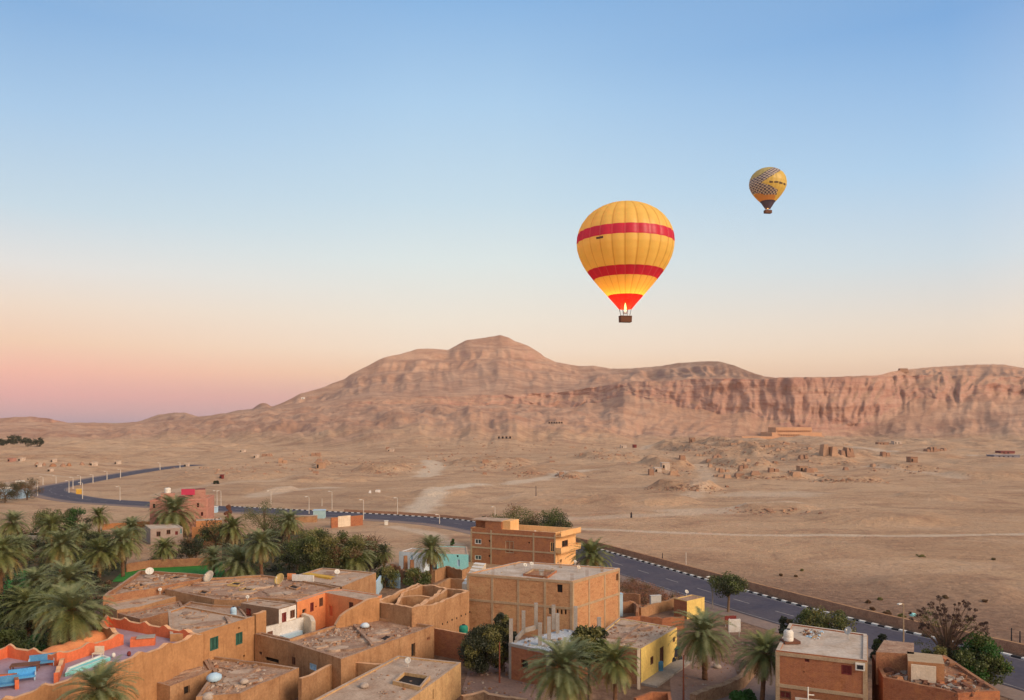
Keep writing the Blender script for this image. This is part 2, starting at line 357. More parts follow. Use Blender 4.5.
SK = [(-560, 415), (-200, 421), (-60, 421), (0, 418), (20, 416.5), (35, 416.5), (50, 418.5), (70, 423), (92, 426.5), (118, 425.5), (140, 421), (158, 414.5), (175, 412.5), (186, 412.5), (198, 416.5), (222, 414), (240, 409.5), (252, 409), (260, 403), (266, 403), (272, 406.5), (284, 402), (300, 393.5), (320, 388), (346, 378), (350, 374.5), (370, 364.5), (384, 357), (400, 354), (417, 348.8), (434, 348.5), (448, 350), (457, 345), (466, 340), (482, 338), (500, 334.7), (508, 337), (515, 341), (527, 345), (538, 351.5), (545, 357), (556, 362), (580, 366), (593, 365.5), (612, 368.6), (634, 368), (659, 366), (679, 362.7), (700, 361.3), (718, 361), (734, 365), (751, 372), (765, 376.3), (773, 377.5), (778, 378), (782, 377), (800, 377.4), (806, 378.2), (815, 376.6), (831, 377), (850, 376), (878, 375), (898, 370), (909, 369), (940, 366.3), (976, 364.2), (1003, 364.2), (1024, 368), (1090, 376), (1200, 385), (1600, 400)]
D5 = sm(itp([(-560, 2600), (0, 1950), (60, 1850), (90, 2300), (150, 2400), (220, 2300), (262, 2050), (348, 2200), (450, 2450), (500, 2450), (600, 2350), (680, 2050), (760, 1680), (800, 1600), (870, 1600), (940, 1850), (1024, 1900), (1600, 2200)]), 15)
def line(T):
    d = sm(itp([(a, c) for a, b, c in T]), 15); y = sm(itp([(a, b) for a, b, c in T]), 9); return d, HC - (y - HY) * d / F
(D1, Z1), (D2, Z2), (D3, Z3), (D4, Z4) = [line(T) for T in (T1, T2, T3, T4)]
_cx = cols * 1.9; _cone = np.clip(ridged(_cx / 130 + 3.1, 0 * _cx, 2, 210) - .15, 0, 1) ** 1.6 * np.interp(cols, [0, 300, 560, 700, 1400], [0, .4, .7, .9, .9])
D2 = D2 + (D3 - D2) * .5 * _cone; Z2 = Z2 + (Z3 - Z2) * .55 * _cone
Z5 = HC - (sm(itp(SK), 3) - HY) * D5 / F
Z4 = np.minimum(Z4, HC + (Z5 - HC) * D4 / D5 - 1)
D6, Z6 = D5 + 700, Z5 * .45
D7, Z7 = D6 + 1500, Z5 * 0
segs = [(D0, Z0, D1, Z1, 90, 1.55), (D1, Z1, D2, Z2, 75, 1.2), (D2, Z2, D3, Z3, 75, 1.0), (D3, Z3, D4, Z4, 60, 1.0), (D4, Z4, D5, Z5, 80, 1.0), (D5, Z5, D6, Z6, 12, 1.3), (D6, Z6, D7, Z7, 6, 1)]
rowsY, rowsZ, rowsK = [], [], []
near = 14 * (120 / 14.) ** np.linspace(0, 1, 30)[:-1]
for y in near: rowsY.append(np.full_like(cols, y)); rowsZ.append(0 * cols); rowsK.append(-1)
ND = 330
for t in np.linspace(0, 1, ND, endpoint=False): rowsY.append(120 * (D0 / 120) ** t); rowsZ.append(0 * cols); rowsK.append(-1 if t < 1 else 0)
for k, (da, za, db, zb, n, p) in enumerate(segs):
    for t in np.linspace(0, 1, n, endpoint=(k == len(segs) - 1)):
        rowsY.append(da + (db - da) * t); rowsZ.append(za + (zb - za) * t ** p); rowsK.append(k + t)
YY = np.array(rowsY); ZZ = np.array(rowsZ); KK = np.array(rowsK)[:, None] * np.ones_like(cols)[None]
XX = A[None] * YY; PX = cols[None] * np.ones_like(YY)
# --- desert relief
beyond = sst(YY - np.interp(PX, NX, NYY), 14, 60)
droad = np.full_like(XX, 1e9)
for i in range(0, len(road), 2): droad = np.minimum(droad, (XX - road[i, 0]) ** 2 + (YY - road[i, 1]) ** 2)
droad = np.sqrt(droad)
flat = sst(droad, 10, 38) * beyond
amp = .25 + 1.1 * sst(YY, 150, 320) + 2.8 * sst(YY, 300, 600) + 4.5 * sst(YY, 600, 1000)
des = fbm(XX / 75, YY / 95, 4, 3) * 1.0 + .45 * fbm(XX / 24, YY / 34, 3, 11) + .5
inner = (KK <= 0)
rough = np.zeros_like(XX)
def ell(px, py, wpx, hpx, h, r, sharp=2.0):
    global rough
    cx, cy = G(px, py); sx_ = wpx * cy / F / 2; sy_ = (G(px, py - hpx / 2.)[1] - G(px, py + hpx / 2.)[1]) / 2
    q = np.sqrt(((XX - cx) / sx_) ** 2 + ((YY - cy) / sy_) ** 2 + .3 * fbm(XX / 15, YY / 20, 3, 5))
    q = np.nan_to_num(q, nan=0.)
    e = 1 - sst(q, .55, 1.1); rough = np.maximum(rough, e * r); return h * e
add = 0
for a in [(385, 472.5, 62, 5, 3.0, 1), (322, 467, 12, 3, 2, 1), (490, 466, 90, 8, 3.5, .9), (685, 489.5, 74, 7, 3.0, 1), (770, 478, 90, 4.5, 2.0, .8), (850, 482, 70, 4, 2, .9),
          (230, 478, 120, 9, 1.5, .5), (180, 485, 70, 8, 1.5, .45), (330, 480, 110, 7, 1.6, .5), (560, 449, 90, 12, 7, .6), (480, 446, 90, 9, 4, .4), (610, 462, 70, 8, 3, .4),
          (700, 452, 70, 14, 4.5, .8), (770, 454, 130, 15, 5, 1), (815, 465, 80, 8, 3, .9), (665, 468, 50, 8, 4, .8), (735, 467, 60, 10, 4, .5), (900, 470, 60, 6, 2.5, .5), (930, 458, 60, 4, 2, .5),
          (640, 502, 120, 10, 2.0, .15), (880, 520, 160, 16, 1.8, .1), (940, 590, 150, 30, 2.2, 0), (770, 510, 100, 8, 1.4, .3), (550, 500, 100, 12, 1.5, .1), (930, 499, 60, 8, 1.2, .3),
          (60, 462, 160, 8, 1.2, .6), (140, 470, 80, 5, 1, .4), (270, 492, 60, 5, 1.6, .1), (440, 495, 60, 7, 1.2, .2), (365, 500, 60, 5, .8, .1), (990, 478, 90, 6, 2, .5), (530, 474, 60, 4, 1.5, .8), (570, 477, 30, 4, 1.5, .7)]:
    add = add + ell(*a)
rn = ridged(XX / 14, YY / 22, 4, 21)
zd = np.maximum(0, des) * amp * .8 + add * (.75 + .35 * rn) + rough * (rn - .2) * 1.1
zd = zd * flat * sst(D0[None] - YY, -5, 160) + sst(D0[None] - YY, -5, 160) * 0
zd = zd + flat * sst(YY, 220, 600) * sst(D0[None] - YY, -5, 100) * (1.1 * np.clip(ridged(XX / 46, YY / 60, 4, 24) - .25, 0, 1) + .6 * fbm(XX / 16, YY / 22, 3, 25))
zin = zd + .06 * flat * fbm(XX / 3, YY / 3, 3, 60)
inner_hill = 3.0 * (1 - flat) * 0
ZZ = np.where(KK < 0, zin, ZZ)
# --- mountains
kk = np.clip(KK, 0, None); mt = (KK >= 0)
edge = sst(kk, 0, .35)
arc = PX * 1.9                        # metres along the face
skyf = 1 - sst(kk, 4.55, 5.0) * (1 - sst(kk, 5.05, 5.4))
nb = fbm(arc / 330, kk * .35, 3, 31)
wa = arc + 28 * fbm(arc / 90, kk * .3, 3, 61); bam = .45 + 1.1 * np.clip(.5 + fbm(arc / 240, kk * .3, 2, 63) * 1.6, 0, 1)
but = (ridged(wa / 95, kk * .45, 3, 33) - .35) * bam + .35
bfine = ridged(wa / 22, kk * .45, 4, 35)
blk = fbm(arc / 16, kk * 3.5, 4, 37)
cw = sst(kk, 1.35, 2.1) * (1 - sst(kk, 3.0, 3.35))
cw = cw * np.interp(PX, [0, 250, 380, 560, 1024, 1400], [.25, .4, .5, 1, 1, .8])
YY = YY + mt * (cw * (-40 * (but - .35) - 13 * (bfine - .3) + 4.5 * blk))
gul = ridged(arc / 105 + .5 * fbm(arc / 260, kk * .7, 3, 50), kk * .30, 3, 41)
gul2 = ridged(arc / 30 + .35 * fbm(arc / 90, kk * 1.0, 3, 52), kk * .45, 3, 43)
gamp = np.interp(kk, [0, .3, 1, 2, 3, 3.5, 4.5, 5, 6], [0, 2.5, 11, 5, 4, 18, 24, 1, 0])
bias = sst(kk, 2.9, 3.4)
ZZ = ZZ + mt * (gul - .45 - .5 * bias) * gamp + mt * (gul2 - .4 - .5 * bias) * gamp * .3
ZZ = ZZ + mt * edge * skyf * (1.6 * fbm(XX / 40, YY / 60, 4, 70) - .8 * bias)
# small jagged crest
tz = sst(kk, 3.3, 3.7) * (1 - sst(kk, 4.6, 4.95)); ZZ = ZZ + mt * tz * 4.0 * np.sin(2 * np.pi * ZZ / 46 + 2.2 * fbm(arc / 240, kk, 3, 83))
ZZ = ZZ + mt * (1 - skyf) * 1.3 * fbm(arc / 16, 0 * kk, 3, 77)
# strata ledges on the cliffs
led = cw + .5 * sst(kk, 3.9, 4.3) * (1 - sst(kk, 4.8, 5.0))
YY = YY + mt * led * 2.0 * np.sin(ZZ / 5.5 + 2.0 * fbm(arc / 150, kk * 0, 2, 80))
# lower hills in the left half: rolling spurs
spur = sst(kk, .1, .9) * (1 - sst(kk, 2.0, 2.8)) * np.interp(PX, [-100, 60, 200, 600, 720], [0, .6, 1, 1, 0])
ZZ = ZZ + mt * spur * (13 * (ridged(arc / 170 + kk * .5, kk * 1.1, 3, 90) - .45) + 6 * fbm(arc / 55, kk * 2.0, 4, 93) + 7 * fbm(XX / 70, YY / 110, 4, 97))
ZZ = np.where(mt, np.maximum(ZZ, -.3), ZZ)
XX = A[None] * YY
dirt = (1 - beyond) * (1 - sst(YY, 125, 172)) * (1 - mt)
rough = np.where(mt, .35 + .35 * sst(kk, 1.2, 2), rough)
# worn tracks
track = np.zeros_like(XX)
NR = int((np.array(rowsK) < 0).sum())
def trk(pts, wd, v=1.0):
    L = catmull([G(*p) for p in pts], 12); xs, ys = XX[:NR], YY[:NR]; d = np.full_like(xs, 1e9)
    for p, q in zip(L[:-1], L[1:]):
        e = q - p; t = np.clip(((xs - p[0]) * e[0] + (ys - p[1]) * e[1]) / (e @ e), 0, 1)
        d = np.minimum(d, (xs - p[0] - t * e[0]) ** 2 + (ys - p[1] - t * e[1]) ** 2)
    wd *= 1.3; d = np.sqrt(d) + .5 * wd * NZ9; track[:NR] = np.maximum(track[:NR], v * (1 - sst(d, wd * .35, wd * 1.1)))
NZ9 = fbm(XX[:NR] / 9, YY[:NR] / 9, 3, 15)
trk([(415, 514), (425, 505), (436, 496), (455, 490), (480, 487)], 5, 1)
trk([(510, 486), (530, 482), (552, 478), (565, 475), (590, 472)], 5, .8)
trk([(425, 478), (435, 470), (430, 464)], 6, .8)
trk([(556, 528), (620, 531), (680, 534), (760, 536), (900, 537), (1060, 535)], 1.6, .9)
trk([(540, 520), (640, 517), (690, 514), (720, 510), (790, 505)], 4, .55)
trk([(690, 512), (712, 511)], 9, .6); trk([(760, 497), (790, 496)], 14, .5)
trk([(160, 495), (220, 486), (300, 480)], 4, .3)
trk([(255, 497), (290, 492), (330, 489)], 5, .6)
trk([(860, 452), (900, 455), (960, 457), (1024, 458)], 7, .6); trk([(870, 470), (930, 476), (960, 480)], 5, .4)
trk([(395, 527), (430, 534), (452, 545)], 2.4, .7); trk([(700, 468), (708, 480), (690, 500)], 4, .4)
trk([(30, 476), (80, 477.5), (130, 473)], 3, .4); trk([(640, 452), (660, 446), (720, 444)], 6, .4)
rr, cc = YY.shape
Vt = np.stack([XX, YY, ZZ], -1).reshape(-1, 3)
i0 = (np.arange(rr - 1)[:, None] * cc + np.arange(cc - 1)[None]).ravel()
Ft = np.stack([i0, i0 + 1, i0 + cc + 1, i0 + cc], 1)

m, N = newmat('desert_ground')
g = N.n('ShaderNodeNewGeometry'); pos = g.outputs['Position']
sep = N.n('ShaderNodeSeparateXYZ'); N.set(sep, 0, pos)
at = lambda nm: N.n('ShaderNodeAttribute', attribute_name=nm).outputs['Fac']
aR, aT, aM = at('rough'), at('track'), at('hill')
n_big = N.noise(N.mapping(pos, (.012, .018, .02)), 1, 6, .62, .8)
n_mid = N.noise(N.mapping(pos, (.05, .06, .08)), 1, 6, .65, .5)
n_fin = N.noise(pos, .8, 6, .7); n_grain = N.noise(pos, 4, 4, .7); crisp = N.noise(pos, .33, 9, .78)
sand = N.mix(N.mr(n_big, .36, .62), (.60, .40, .25, 1), (.49, .31, .19, 1))
sand = N.mix(N.mr(n_mid, .5, .72, 0, .65), sand, (.57, .40, .265, 1))
sand = N.mix(N.mr(n_mid, .47, .30, 0, .6), sand, (.32, .18, .12, 1))
rockc = N.mix(N.mr(n_fin, .3, .7), (.32, .165, .095, 1), (.54, .32, .18, 1))
col = N.mix(N.math('MULTIPLY', aR, N.mr(N.noise(pos, .12, 6, .7, .8), .42, .6)), sand, rockc)
drk = N.noise(N.mapping(pos, (.022, .05, .05)), 1, 7, .72, 1.2)
col = N.mix(N.mr(drk, .525, .62, 0, .42), col, (.25, .14, .095, 1))
col = N.mix(N.mr(drk, .44, .38, 0, .5), col, (.62, .43, .29, 1))
peb = N.noise(N.mapping(pos, (.35, .6, .6)), 1, 5, .8, .3)
col = N.mix(N.mr(peb, .58, .72, 0, .25), col, (.24, .14, .10, 1))
drt = N.mix(N.mr(n_fin, .35, .65), (.24, .145, .10, 1), (.36, .225, .15, 1))
col = N.mix(at('dirt'), col, drt)
# mountain rock: strata and scree
zz = N.n('ShaderNodeCombineXYZ'); N.set(zz, 0, N.math('MULTIPLY', sep.outputs[0], .006)); N.set(zz, 1, N.math('MULTIPLY', sep.outputs[1], .006)); N.set(zz, 2, N.math('MULTIPLY', sep.outputs[2], .15))
strat = N.noise(zz.outputs[0], 1, 5, .7, .3)
mr1 = N.mix(N.mr(strat, .38, .62), (.42, .225, .165, 1), (.55, .345, .255, 1))
mr1 = N.mix(N.mr(N.noise(pos, .02, 6, .7, .6), .42, .62, 0, .55), mr1, (.34, .185, .145, 1))
streak = N.noise(N.mapping(pos, (.07, .02, .012)), 1, 5, .7, .2)
mr1 = N.mix(N.mr(streak, .54, .68, 0, .4), mr1, (.29, .145, .12, 1))
scree = N.mix(N.mr(n_big, .38, .62), (.56, .35, .235, 1), (.41, .235, .155, 1))
scree = N.mix(N.mr(N.noise(pos, .05, 6, .75, .6), .5, .7, 0, .65), scree, (.37, .20, .14, 1))
scree = N.mix(N.mr(N.noise(N.mapping(pos, (.012, .006, .09)), 1, 6, .7, .4), .52, .62, 0, .55), scree, (.36, .19, .13, 1))
nz = N.n('ShaderNodeSeparateXYZ'); N.set(nz, 0, g.outputs['Normal'])
mc = N.mix(N.mr(nz.outputs[2], .62, .86), mr1, scree)
col = N.mix(aM, col, mc)
col = N.mix(N.math('MULTIPLY', aT, .95), col, (.70, .56, .42, 1))
col = N.mix(N.mr(n_fin, .3, .7), N.mix(1.0, col, (.86, .85, .84, 1), 'MULTIPLY'), N.mix(1.0, col, (1.12, 1.12, 1.12, 1), 'MULTIPLY'))
col = N.mix(N.mr(crisp, .55, .70, 0, .3), col, N.mix(1.0, col, (.62, .58, .56, 1), 'MULTIPLY'))
bh = N.math('ADD', N.math('MULTIPLY', N.noise(pos, .15, 9, .75), 2.6), N.math('MULTIPLY', n_fin, .5))
finish(m, N, col, .97, bh,   .75, 1.4, None, .1); ground_m = m
me = npmesh('ground', Vt, Ft, [ground_m], smooth=True)
for nm, arr in (('rough', rough), ('dirt', dirt), ('track', track), ('hill', sst(kk + .35 * fbm(XX / 60, YY / 90, 4, 99), .25, .95) * mt)):
    a = me.attributes.new(nm, 'FLOAT', 'POINT'); a.data.foreach_set('value', np.ascontiguousarray(arr, dtype=np.float32).ravel())
ground = bpy.data.objects.new('ground', me); COL.objects.link(ground); ground['kind'] = 'structure'
print('terrain', len(Vt))
dec = Ft.tolist()
BV = BVHTree.FromPolygons(Vt.tolist(), dec); del dec
def gz(x, y):
    h = BV.ray_cast(Vector((x, y, 900)), Vector((0, 0, -1))); return h[0].z if h[0] else 0.0
def hit(px, py):
    h = BV.ray_cast(Vector((0, 0, HC)), Vector(((px - 512) / F, 1, -(py - HY) / F)).normalized()); return h[0] if h[0] else px2w(px, py, 0)
mb = MB(); R = 14000
mb.face([(-R, -R, -1.5), (R, -R, -1.5), (R, R, -1.5), (-R, R, -1.5)], ground_m)
mb.build('ground', None)['kind'] = 'structure'

# ---------------------------------------------------------------- road
def ribbon(L, d0, d1, z, m, name=None, a=0, b=None):
    P, Q = offset_line(L, d0)[a:b], offset_line(L, d1)[a:b]; mb = MB(); s = 0
    for i in range(len(P) - 1):
        mb.face([(*P[i], z), (*P[i + 1], z), (*Q[i + 1], z), (*Q[i], z)], m)
    return mb
mb = ribbon(road, -HW - .9, HW + 3.2, .035, asph_e); mb.build('road_shoulder')['kind'] = 'structure'
mb = ribbon(road, -HW, HW - .2, .075, asph); mb.build('road')['kind'] = 'structure'
mb = MB(); Pn, Qn = offset_line(road, -.09), offset_line(road, .09); acc = 0
s = np.concatenate([[0], np.cumsum(np.linalg.norm(np.diff(road, axis=0), axis=1))])
def at_s(L, v): return np.array([np.interp(v, s, L[:, 0]), np.interp(v, s, L[:, 1])])
v = 0
while v < s[-1] - 5:
    a, b, c, d = at_s(Pn, v), at_s(Pn, v + 3.6), at_s(Qn, v + 3.6), at_s(Qn, v)
    mb.face([(*a, .081), (*b, .081), (*c, .081), (*d, .081)], roadp); v += 9
for off in (-HW + .35, HW - .75):
    a_, b_ = offset_line(road, off), offset_line(road, off + .12)
    for i in range(len(a_) - 1): mb.face([(*a_[i], .081), (*a_[i + 1], .081), (*b_[i + 1], .081), (*b_[i], .081)], roadp)
mb.build('road_markings')['kind'] = 'structure'
# black and white kerb
def kerb(off0, off1, s0, s1, name='kerb'):
    mb = MB(); K0, K1 = offset_line(road, off0), offset_line(road, off1); v = s0; i = 0
    while v < s1:
        a, b, c, d = at_s(K0, v), at_s(K0, v + 1.05), at_s(K1, v + 1.05), at_s(K1, v); m_ = kerb_w if i % 2 else kerb_b; h = .27
        q = [(*a, 0), (*b, 0), (*c, 0), (*d, 0)]; t = [(*a, h), (*b, h), (*c, h), (*d, h)]
        for x, y in ((0, 1), (1, 2), (2, 3), (3, 0)): mb.face([q[x], q[y], t[y], t[x]], m_)
        mb.face(t, m_); v += 1.05; i += 1
    o = mb.build(name); o['kind'] = 'structure'; return o
ismall = int(np.argmin(np.abs(road[:, 0] - G(222, 506)[0]) + np.abs(road[:, 1] - G(222, 506)[1])))
kerb(-HW - .42, -HW, 0, s[ismall])
i2 = int(np.argmin(np.hypot(road[:, 0] - G(56, 487)[0], road[:, 1] - G(56, 487)[1]))); i3 = int(np.argmin(np.hypot(road[:, 0] - G(84, 482)[0], road[:, 1] - G(84, 482)[1])))
# ---------------------------------------------------------------- buildings
def xy(pts, h):
    out = []
    for p in pts:
        if len(p) == 3 and p[2] == 'w': out.append((p[0], p[1]))
        else:
            q = px2w(p[0], p[1], h if len(p) == 2 else p[2]); out.append((q.x, q.y))
    return out
def rect3(a, b, c, h):
    A_, B_, C_ = [px2w(*p, h) for p in (a, b, c)]; D_ = A_ + C_ - B_
    return [(q.x, q.y, 'w') for q in (A_, B_, C_, D_)]
def area(P): return .5 * sum(P[i][0] * P[(i + 1) % len(P)][1] - P[(i + 1) % len(P)][0] * P[i][1] for i in range(len(P)))
def inset(P, d):
    out = []; n = len(P)
    for i in range(n):
        a, b, c = Vector(P[i - 1]), Vector(P[i]), Vector(P[(i + 1) % n]); e1 = (b - a).normalized(); e2 = (c - b).normalized()
        n1 = Vector((-e1.y, e1.x)); n2 = Vector((-e2.y, e2.x)); k = 1 + n1.dot(n2)
        v = (n1 + n2) / max(k, .35); out.append(tuple(b + v * d))
    return out
def opening_on(P, o):
    """find the wall that pixel o lies on and its extent there"""
    px, py, w_, h_ = o[:4]; d = Vector(((px - 512) / F, 1)); best = None
    for i in range(len(P)):
        a, b = Vector(P[i]), Vector(P[(i + 1) % len(P)]); e = b - a; nn = Vector((e.y, -e.x))
        if nn.dot(d) >= 0: continue
        def t_u(q):
            dd = Vector(((q - 512) / F, 1)); det = dd.x * (-e.y) + e.x * dd.y
            if abs(det) < 1e-9: return None
            t = (a.x * (-e.y) + e.x * a.y) / det; hitp = dd * t; return t, (hitp - a).dot(e) / e.length
        r = t_u(px)
        if r and -.1 <= r[1] <= e.length + .1 and r[0] > 0 and (best is None or r[0] < best[1]):
            u0, u1 = sorted((t_u(px - w_ / 2.)[1], t_u(px + w_ / 2.)[1])); best = (i, r[0], max(.1, u0), min(e.length - .1, u1))
    if not best: print('no wall for', o); return None
    i, t, u0, u1 = best; return i, u0, u1, zat(py + h_ / 2., t), zat(py - h_ / 2., t)
def wallgrid(mb, a, b, z0, topf, m_, ops, step=1.3, depth=.28):
    a, b = Vector(a), Vector(b); e = b - a; L = e.length; e /= L; nn = Vector((e.y, -e.x))
    us = set([0, L]); vs = set([z0])
    for o in ops: us |= {o[0], o[1]}; vs |= {o[2], o[3]}
    for k in range(1, max(1, int(L / step))):
        u = L * k / max(1, int(L / step))
        if all(abs(u - q) > .2 for q in us): us.add(u)
    us = sorted(us); vs = sorted(vs)
    P = lambda u, z, dn=0: (a.x + e.x * u - nn.x * dn, a.y + e.y * u - nn.y * dn, z)
    for i in range(len(us) - 1):
        u0, u1 = us[i], us[i + 1]
        for j in range(len(vs)):
            z_0 = vs[j]; last = j == len(vs) - 1; z_1 = None if last else vs[j + 1]
            if not last and any(o[0] - 1e-6 <= u0 and u1 <= o[1] + 1e-6 and o[2] - 1e-6 <= z_0 and z_1 <= o[3] + 1e-6 for o in ops): continue
            t0 = topf(*P(u0, 0)[:2]) if last else z_1; t1 = topf(*P(u1, 0)[:2]) if last else z_1
            mb.face([P(u0, z_0), P(u1, z_0), P(u1, t1), P(u0, t0)], m_, [(u0, z_0), (u1, z_0), (u1, t1), (u0, t0)])
    for o in ops:
        q = [(o[0], o[2]), (o[1], o[2]), (o[1], o[3]), (o[0], o[3])]
        for k in range(4):
            c, d = q[k], q[(k + 1) % 4]; mb.face([P(*c), P(*d), P(*d, depth), P(*c, depth)], m_, [c, d, d, c])
def add_opening(root, a, b, o, typ, fm, pm, lab=None):
    a, b = Vector(a), Vector(b); e = (b - a).normalized(); nn = Vector((e.y, -e.x)); rot = math.atan2(e.y, e.x)
    u0, u1, z0, z1 = o; W, H = u1 - u0, z1 - z0
    C = lambda u, z, dn: (a.x + e.x * u - nn.x * dn, a.y + e.y * u - nn.y * dn, z)
    um, zm = (u0 + u1) / 2, (z0 + z1) / 2
    if typ == 'hole':
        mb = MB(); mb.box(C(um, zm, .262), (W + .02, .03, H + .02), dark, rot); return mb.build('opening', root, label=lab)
    mb = MB(); f = min(.12, W * .14)
    for uu, zz_, ww, hh in ((u0 + f / 2, zm, f, H), (u1 - f / 2, zm, f, H), (um, z0 + f / 2, W - 2 * f, f), (um, z1 - f / 2, W - 2 * f, f)): mb.box(C(uu, zz_, .10), (ww, .12, hh), fm, rot)
    if typ == 'window': mb.box(C(um, zm, .11), (f * .6, .08, H - 2 * f), fm, rot)
    fr = mb.build('window' if typ != 'door' else 'door', root, label=lab)
    mb = MB(); mb.box(C(um, zm, .20), (W, .04, H), pm, rot)
    if typ == 'door':
        for zz_ in (zm - H * .22, zm + H * .22): mb.box(C(um, zz_, .172), (W * .55, .02, H * .3), pm, rot)
    mb.build('pane' if typ != 'door' else 'door_leaf', fr); return fr
def thick(mb, P, topf, z0, th, mo, mi_=None, mc=None, step=.8, closed=False):
    """thick wall along a polyline, left side is the outer face mo"""
    mi_ = mi_ or mo; mc = mc or mo; pts = [Vector(p) for p in P]
    if closed: pts.append(pts[0])
    n = len(pts); off = []
    for i in range(n):
        e1 = (pts[i] - pts[i - 1]).normalized() if i > 0 else None; e2 = (pts[i + 1] - pts[i]).normalized() if i < n - 1 else None
        if closed and i in (0, n - 1): e1 = (pts[-1] - pts[-2]).normalized(); e2 = (pts[1] - pts[0]).normalized()
        e1 = e1 or e2; e2 = e2 or e1; n1 = Vector((e1.y, -e1.x)); n2 = Vector((e2.y, -e2.x)); off.append((n1 + n2) / max(.4, 1 + n1.dot(n2)))
    S = 0
    for i in range(n - 1):
        a, b = pts[i], pts[i + 1]; L = (b - a).length; k = max(1, int(L / step))
        for j in range(k):
            q = []
            for t in (j / k, (j + 1) / k):
                c = a.lerp(b, t); o = off[i].lerp(off[i + 1], t) * th / 2; q.append((c + o, c - o, topf(S + L * t, c.x, c.y), S + L * t))
            (o0, i0_, t0, s0), (o1, i1_, t1, s1) = q; zf = z0 if not callable(z0) else None
            za = z0 if zf is not None else z0(o0.x, o0.y); zb = z0 if zf is not None else z0(o1.x, o1.y)
            mb.face([(o0.x, o0.y, za), (o1.x, o1.y, zb), (o1.x, o1.y, t1), (o0.x, o0.y, t0)], mo, [(s0, za), (s1, zb), (s1, t1), (s0, t0)])
            mb.face([(i1_.x, i1_.y, zb), (i0_.x, i0_.y, za), (i0_.x, i0_.y, t0), (i1_.x, i1_.y, t1)], mi_, [(s1, zb), (s0, za), (s0, t0), (s1, t1)])
            mb.face([(o0.x, o0.y, t0), (o1.x, o1.y, t1), (i1_.x, i1_.y, t1), (i0_.x, i0_.y, t0)], mc)
            if not closed and i == 0 and j == 0: mb.face([(i0_.x, i0_.y, za), (o0.x, o0.y, za), (o0.x, o0.y, t0), (i0_.x, i0_.y, t0)], mo)
            if not closed and i == n - 2 and j == k - 1: mb.face([(o1.x, o1.y, zb), (i1_.x, i1_.y, zb), (i1_.x, i1_.y, t1), (o1.x, o1.y, t1)], mo)
        S += L
def sheet(P, z, m_, jit=.05, cuts=5, holes=None):
    bm = bmesh.new(); vs = [bm.verts.new((x, y, z)) for x, y in P]; f = bm.faces.new(vs); bmesh.ops.triangulate(bm, faces=[f])
    bmesh.ops.subdivide_edges(bm, edges=bm.edges[:], cuts=cuts, use_grid_fill=True)
    bm.verts.ensure_lookup_table(); mb = MB()
    for v in bm.verts:
        if not v.is_boundary: v.co.z += jit * 1.6 * wob(v.co.x * 1.3, v.co.y * 1.3, 1)
    for f in bm.faces:
        pts = [tuple(v.co) for v in f.verts]
        if f.normal.z < 0: pts = pts[::-1]
        mb.face(pts, m_)
    bm.free(); return mb
HOUSES = {}
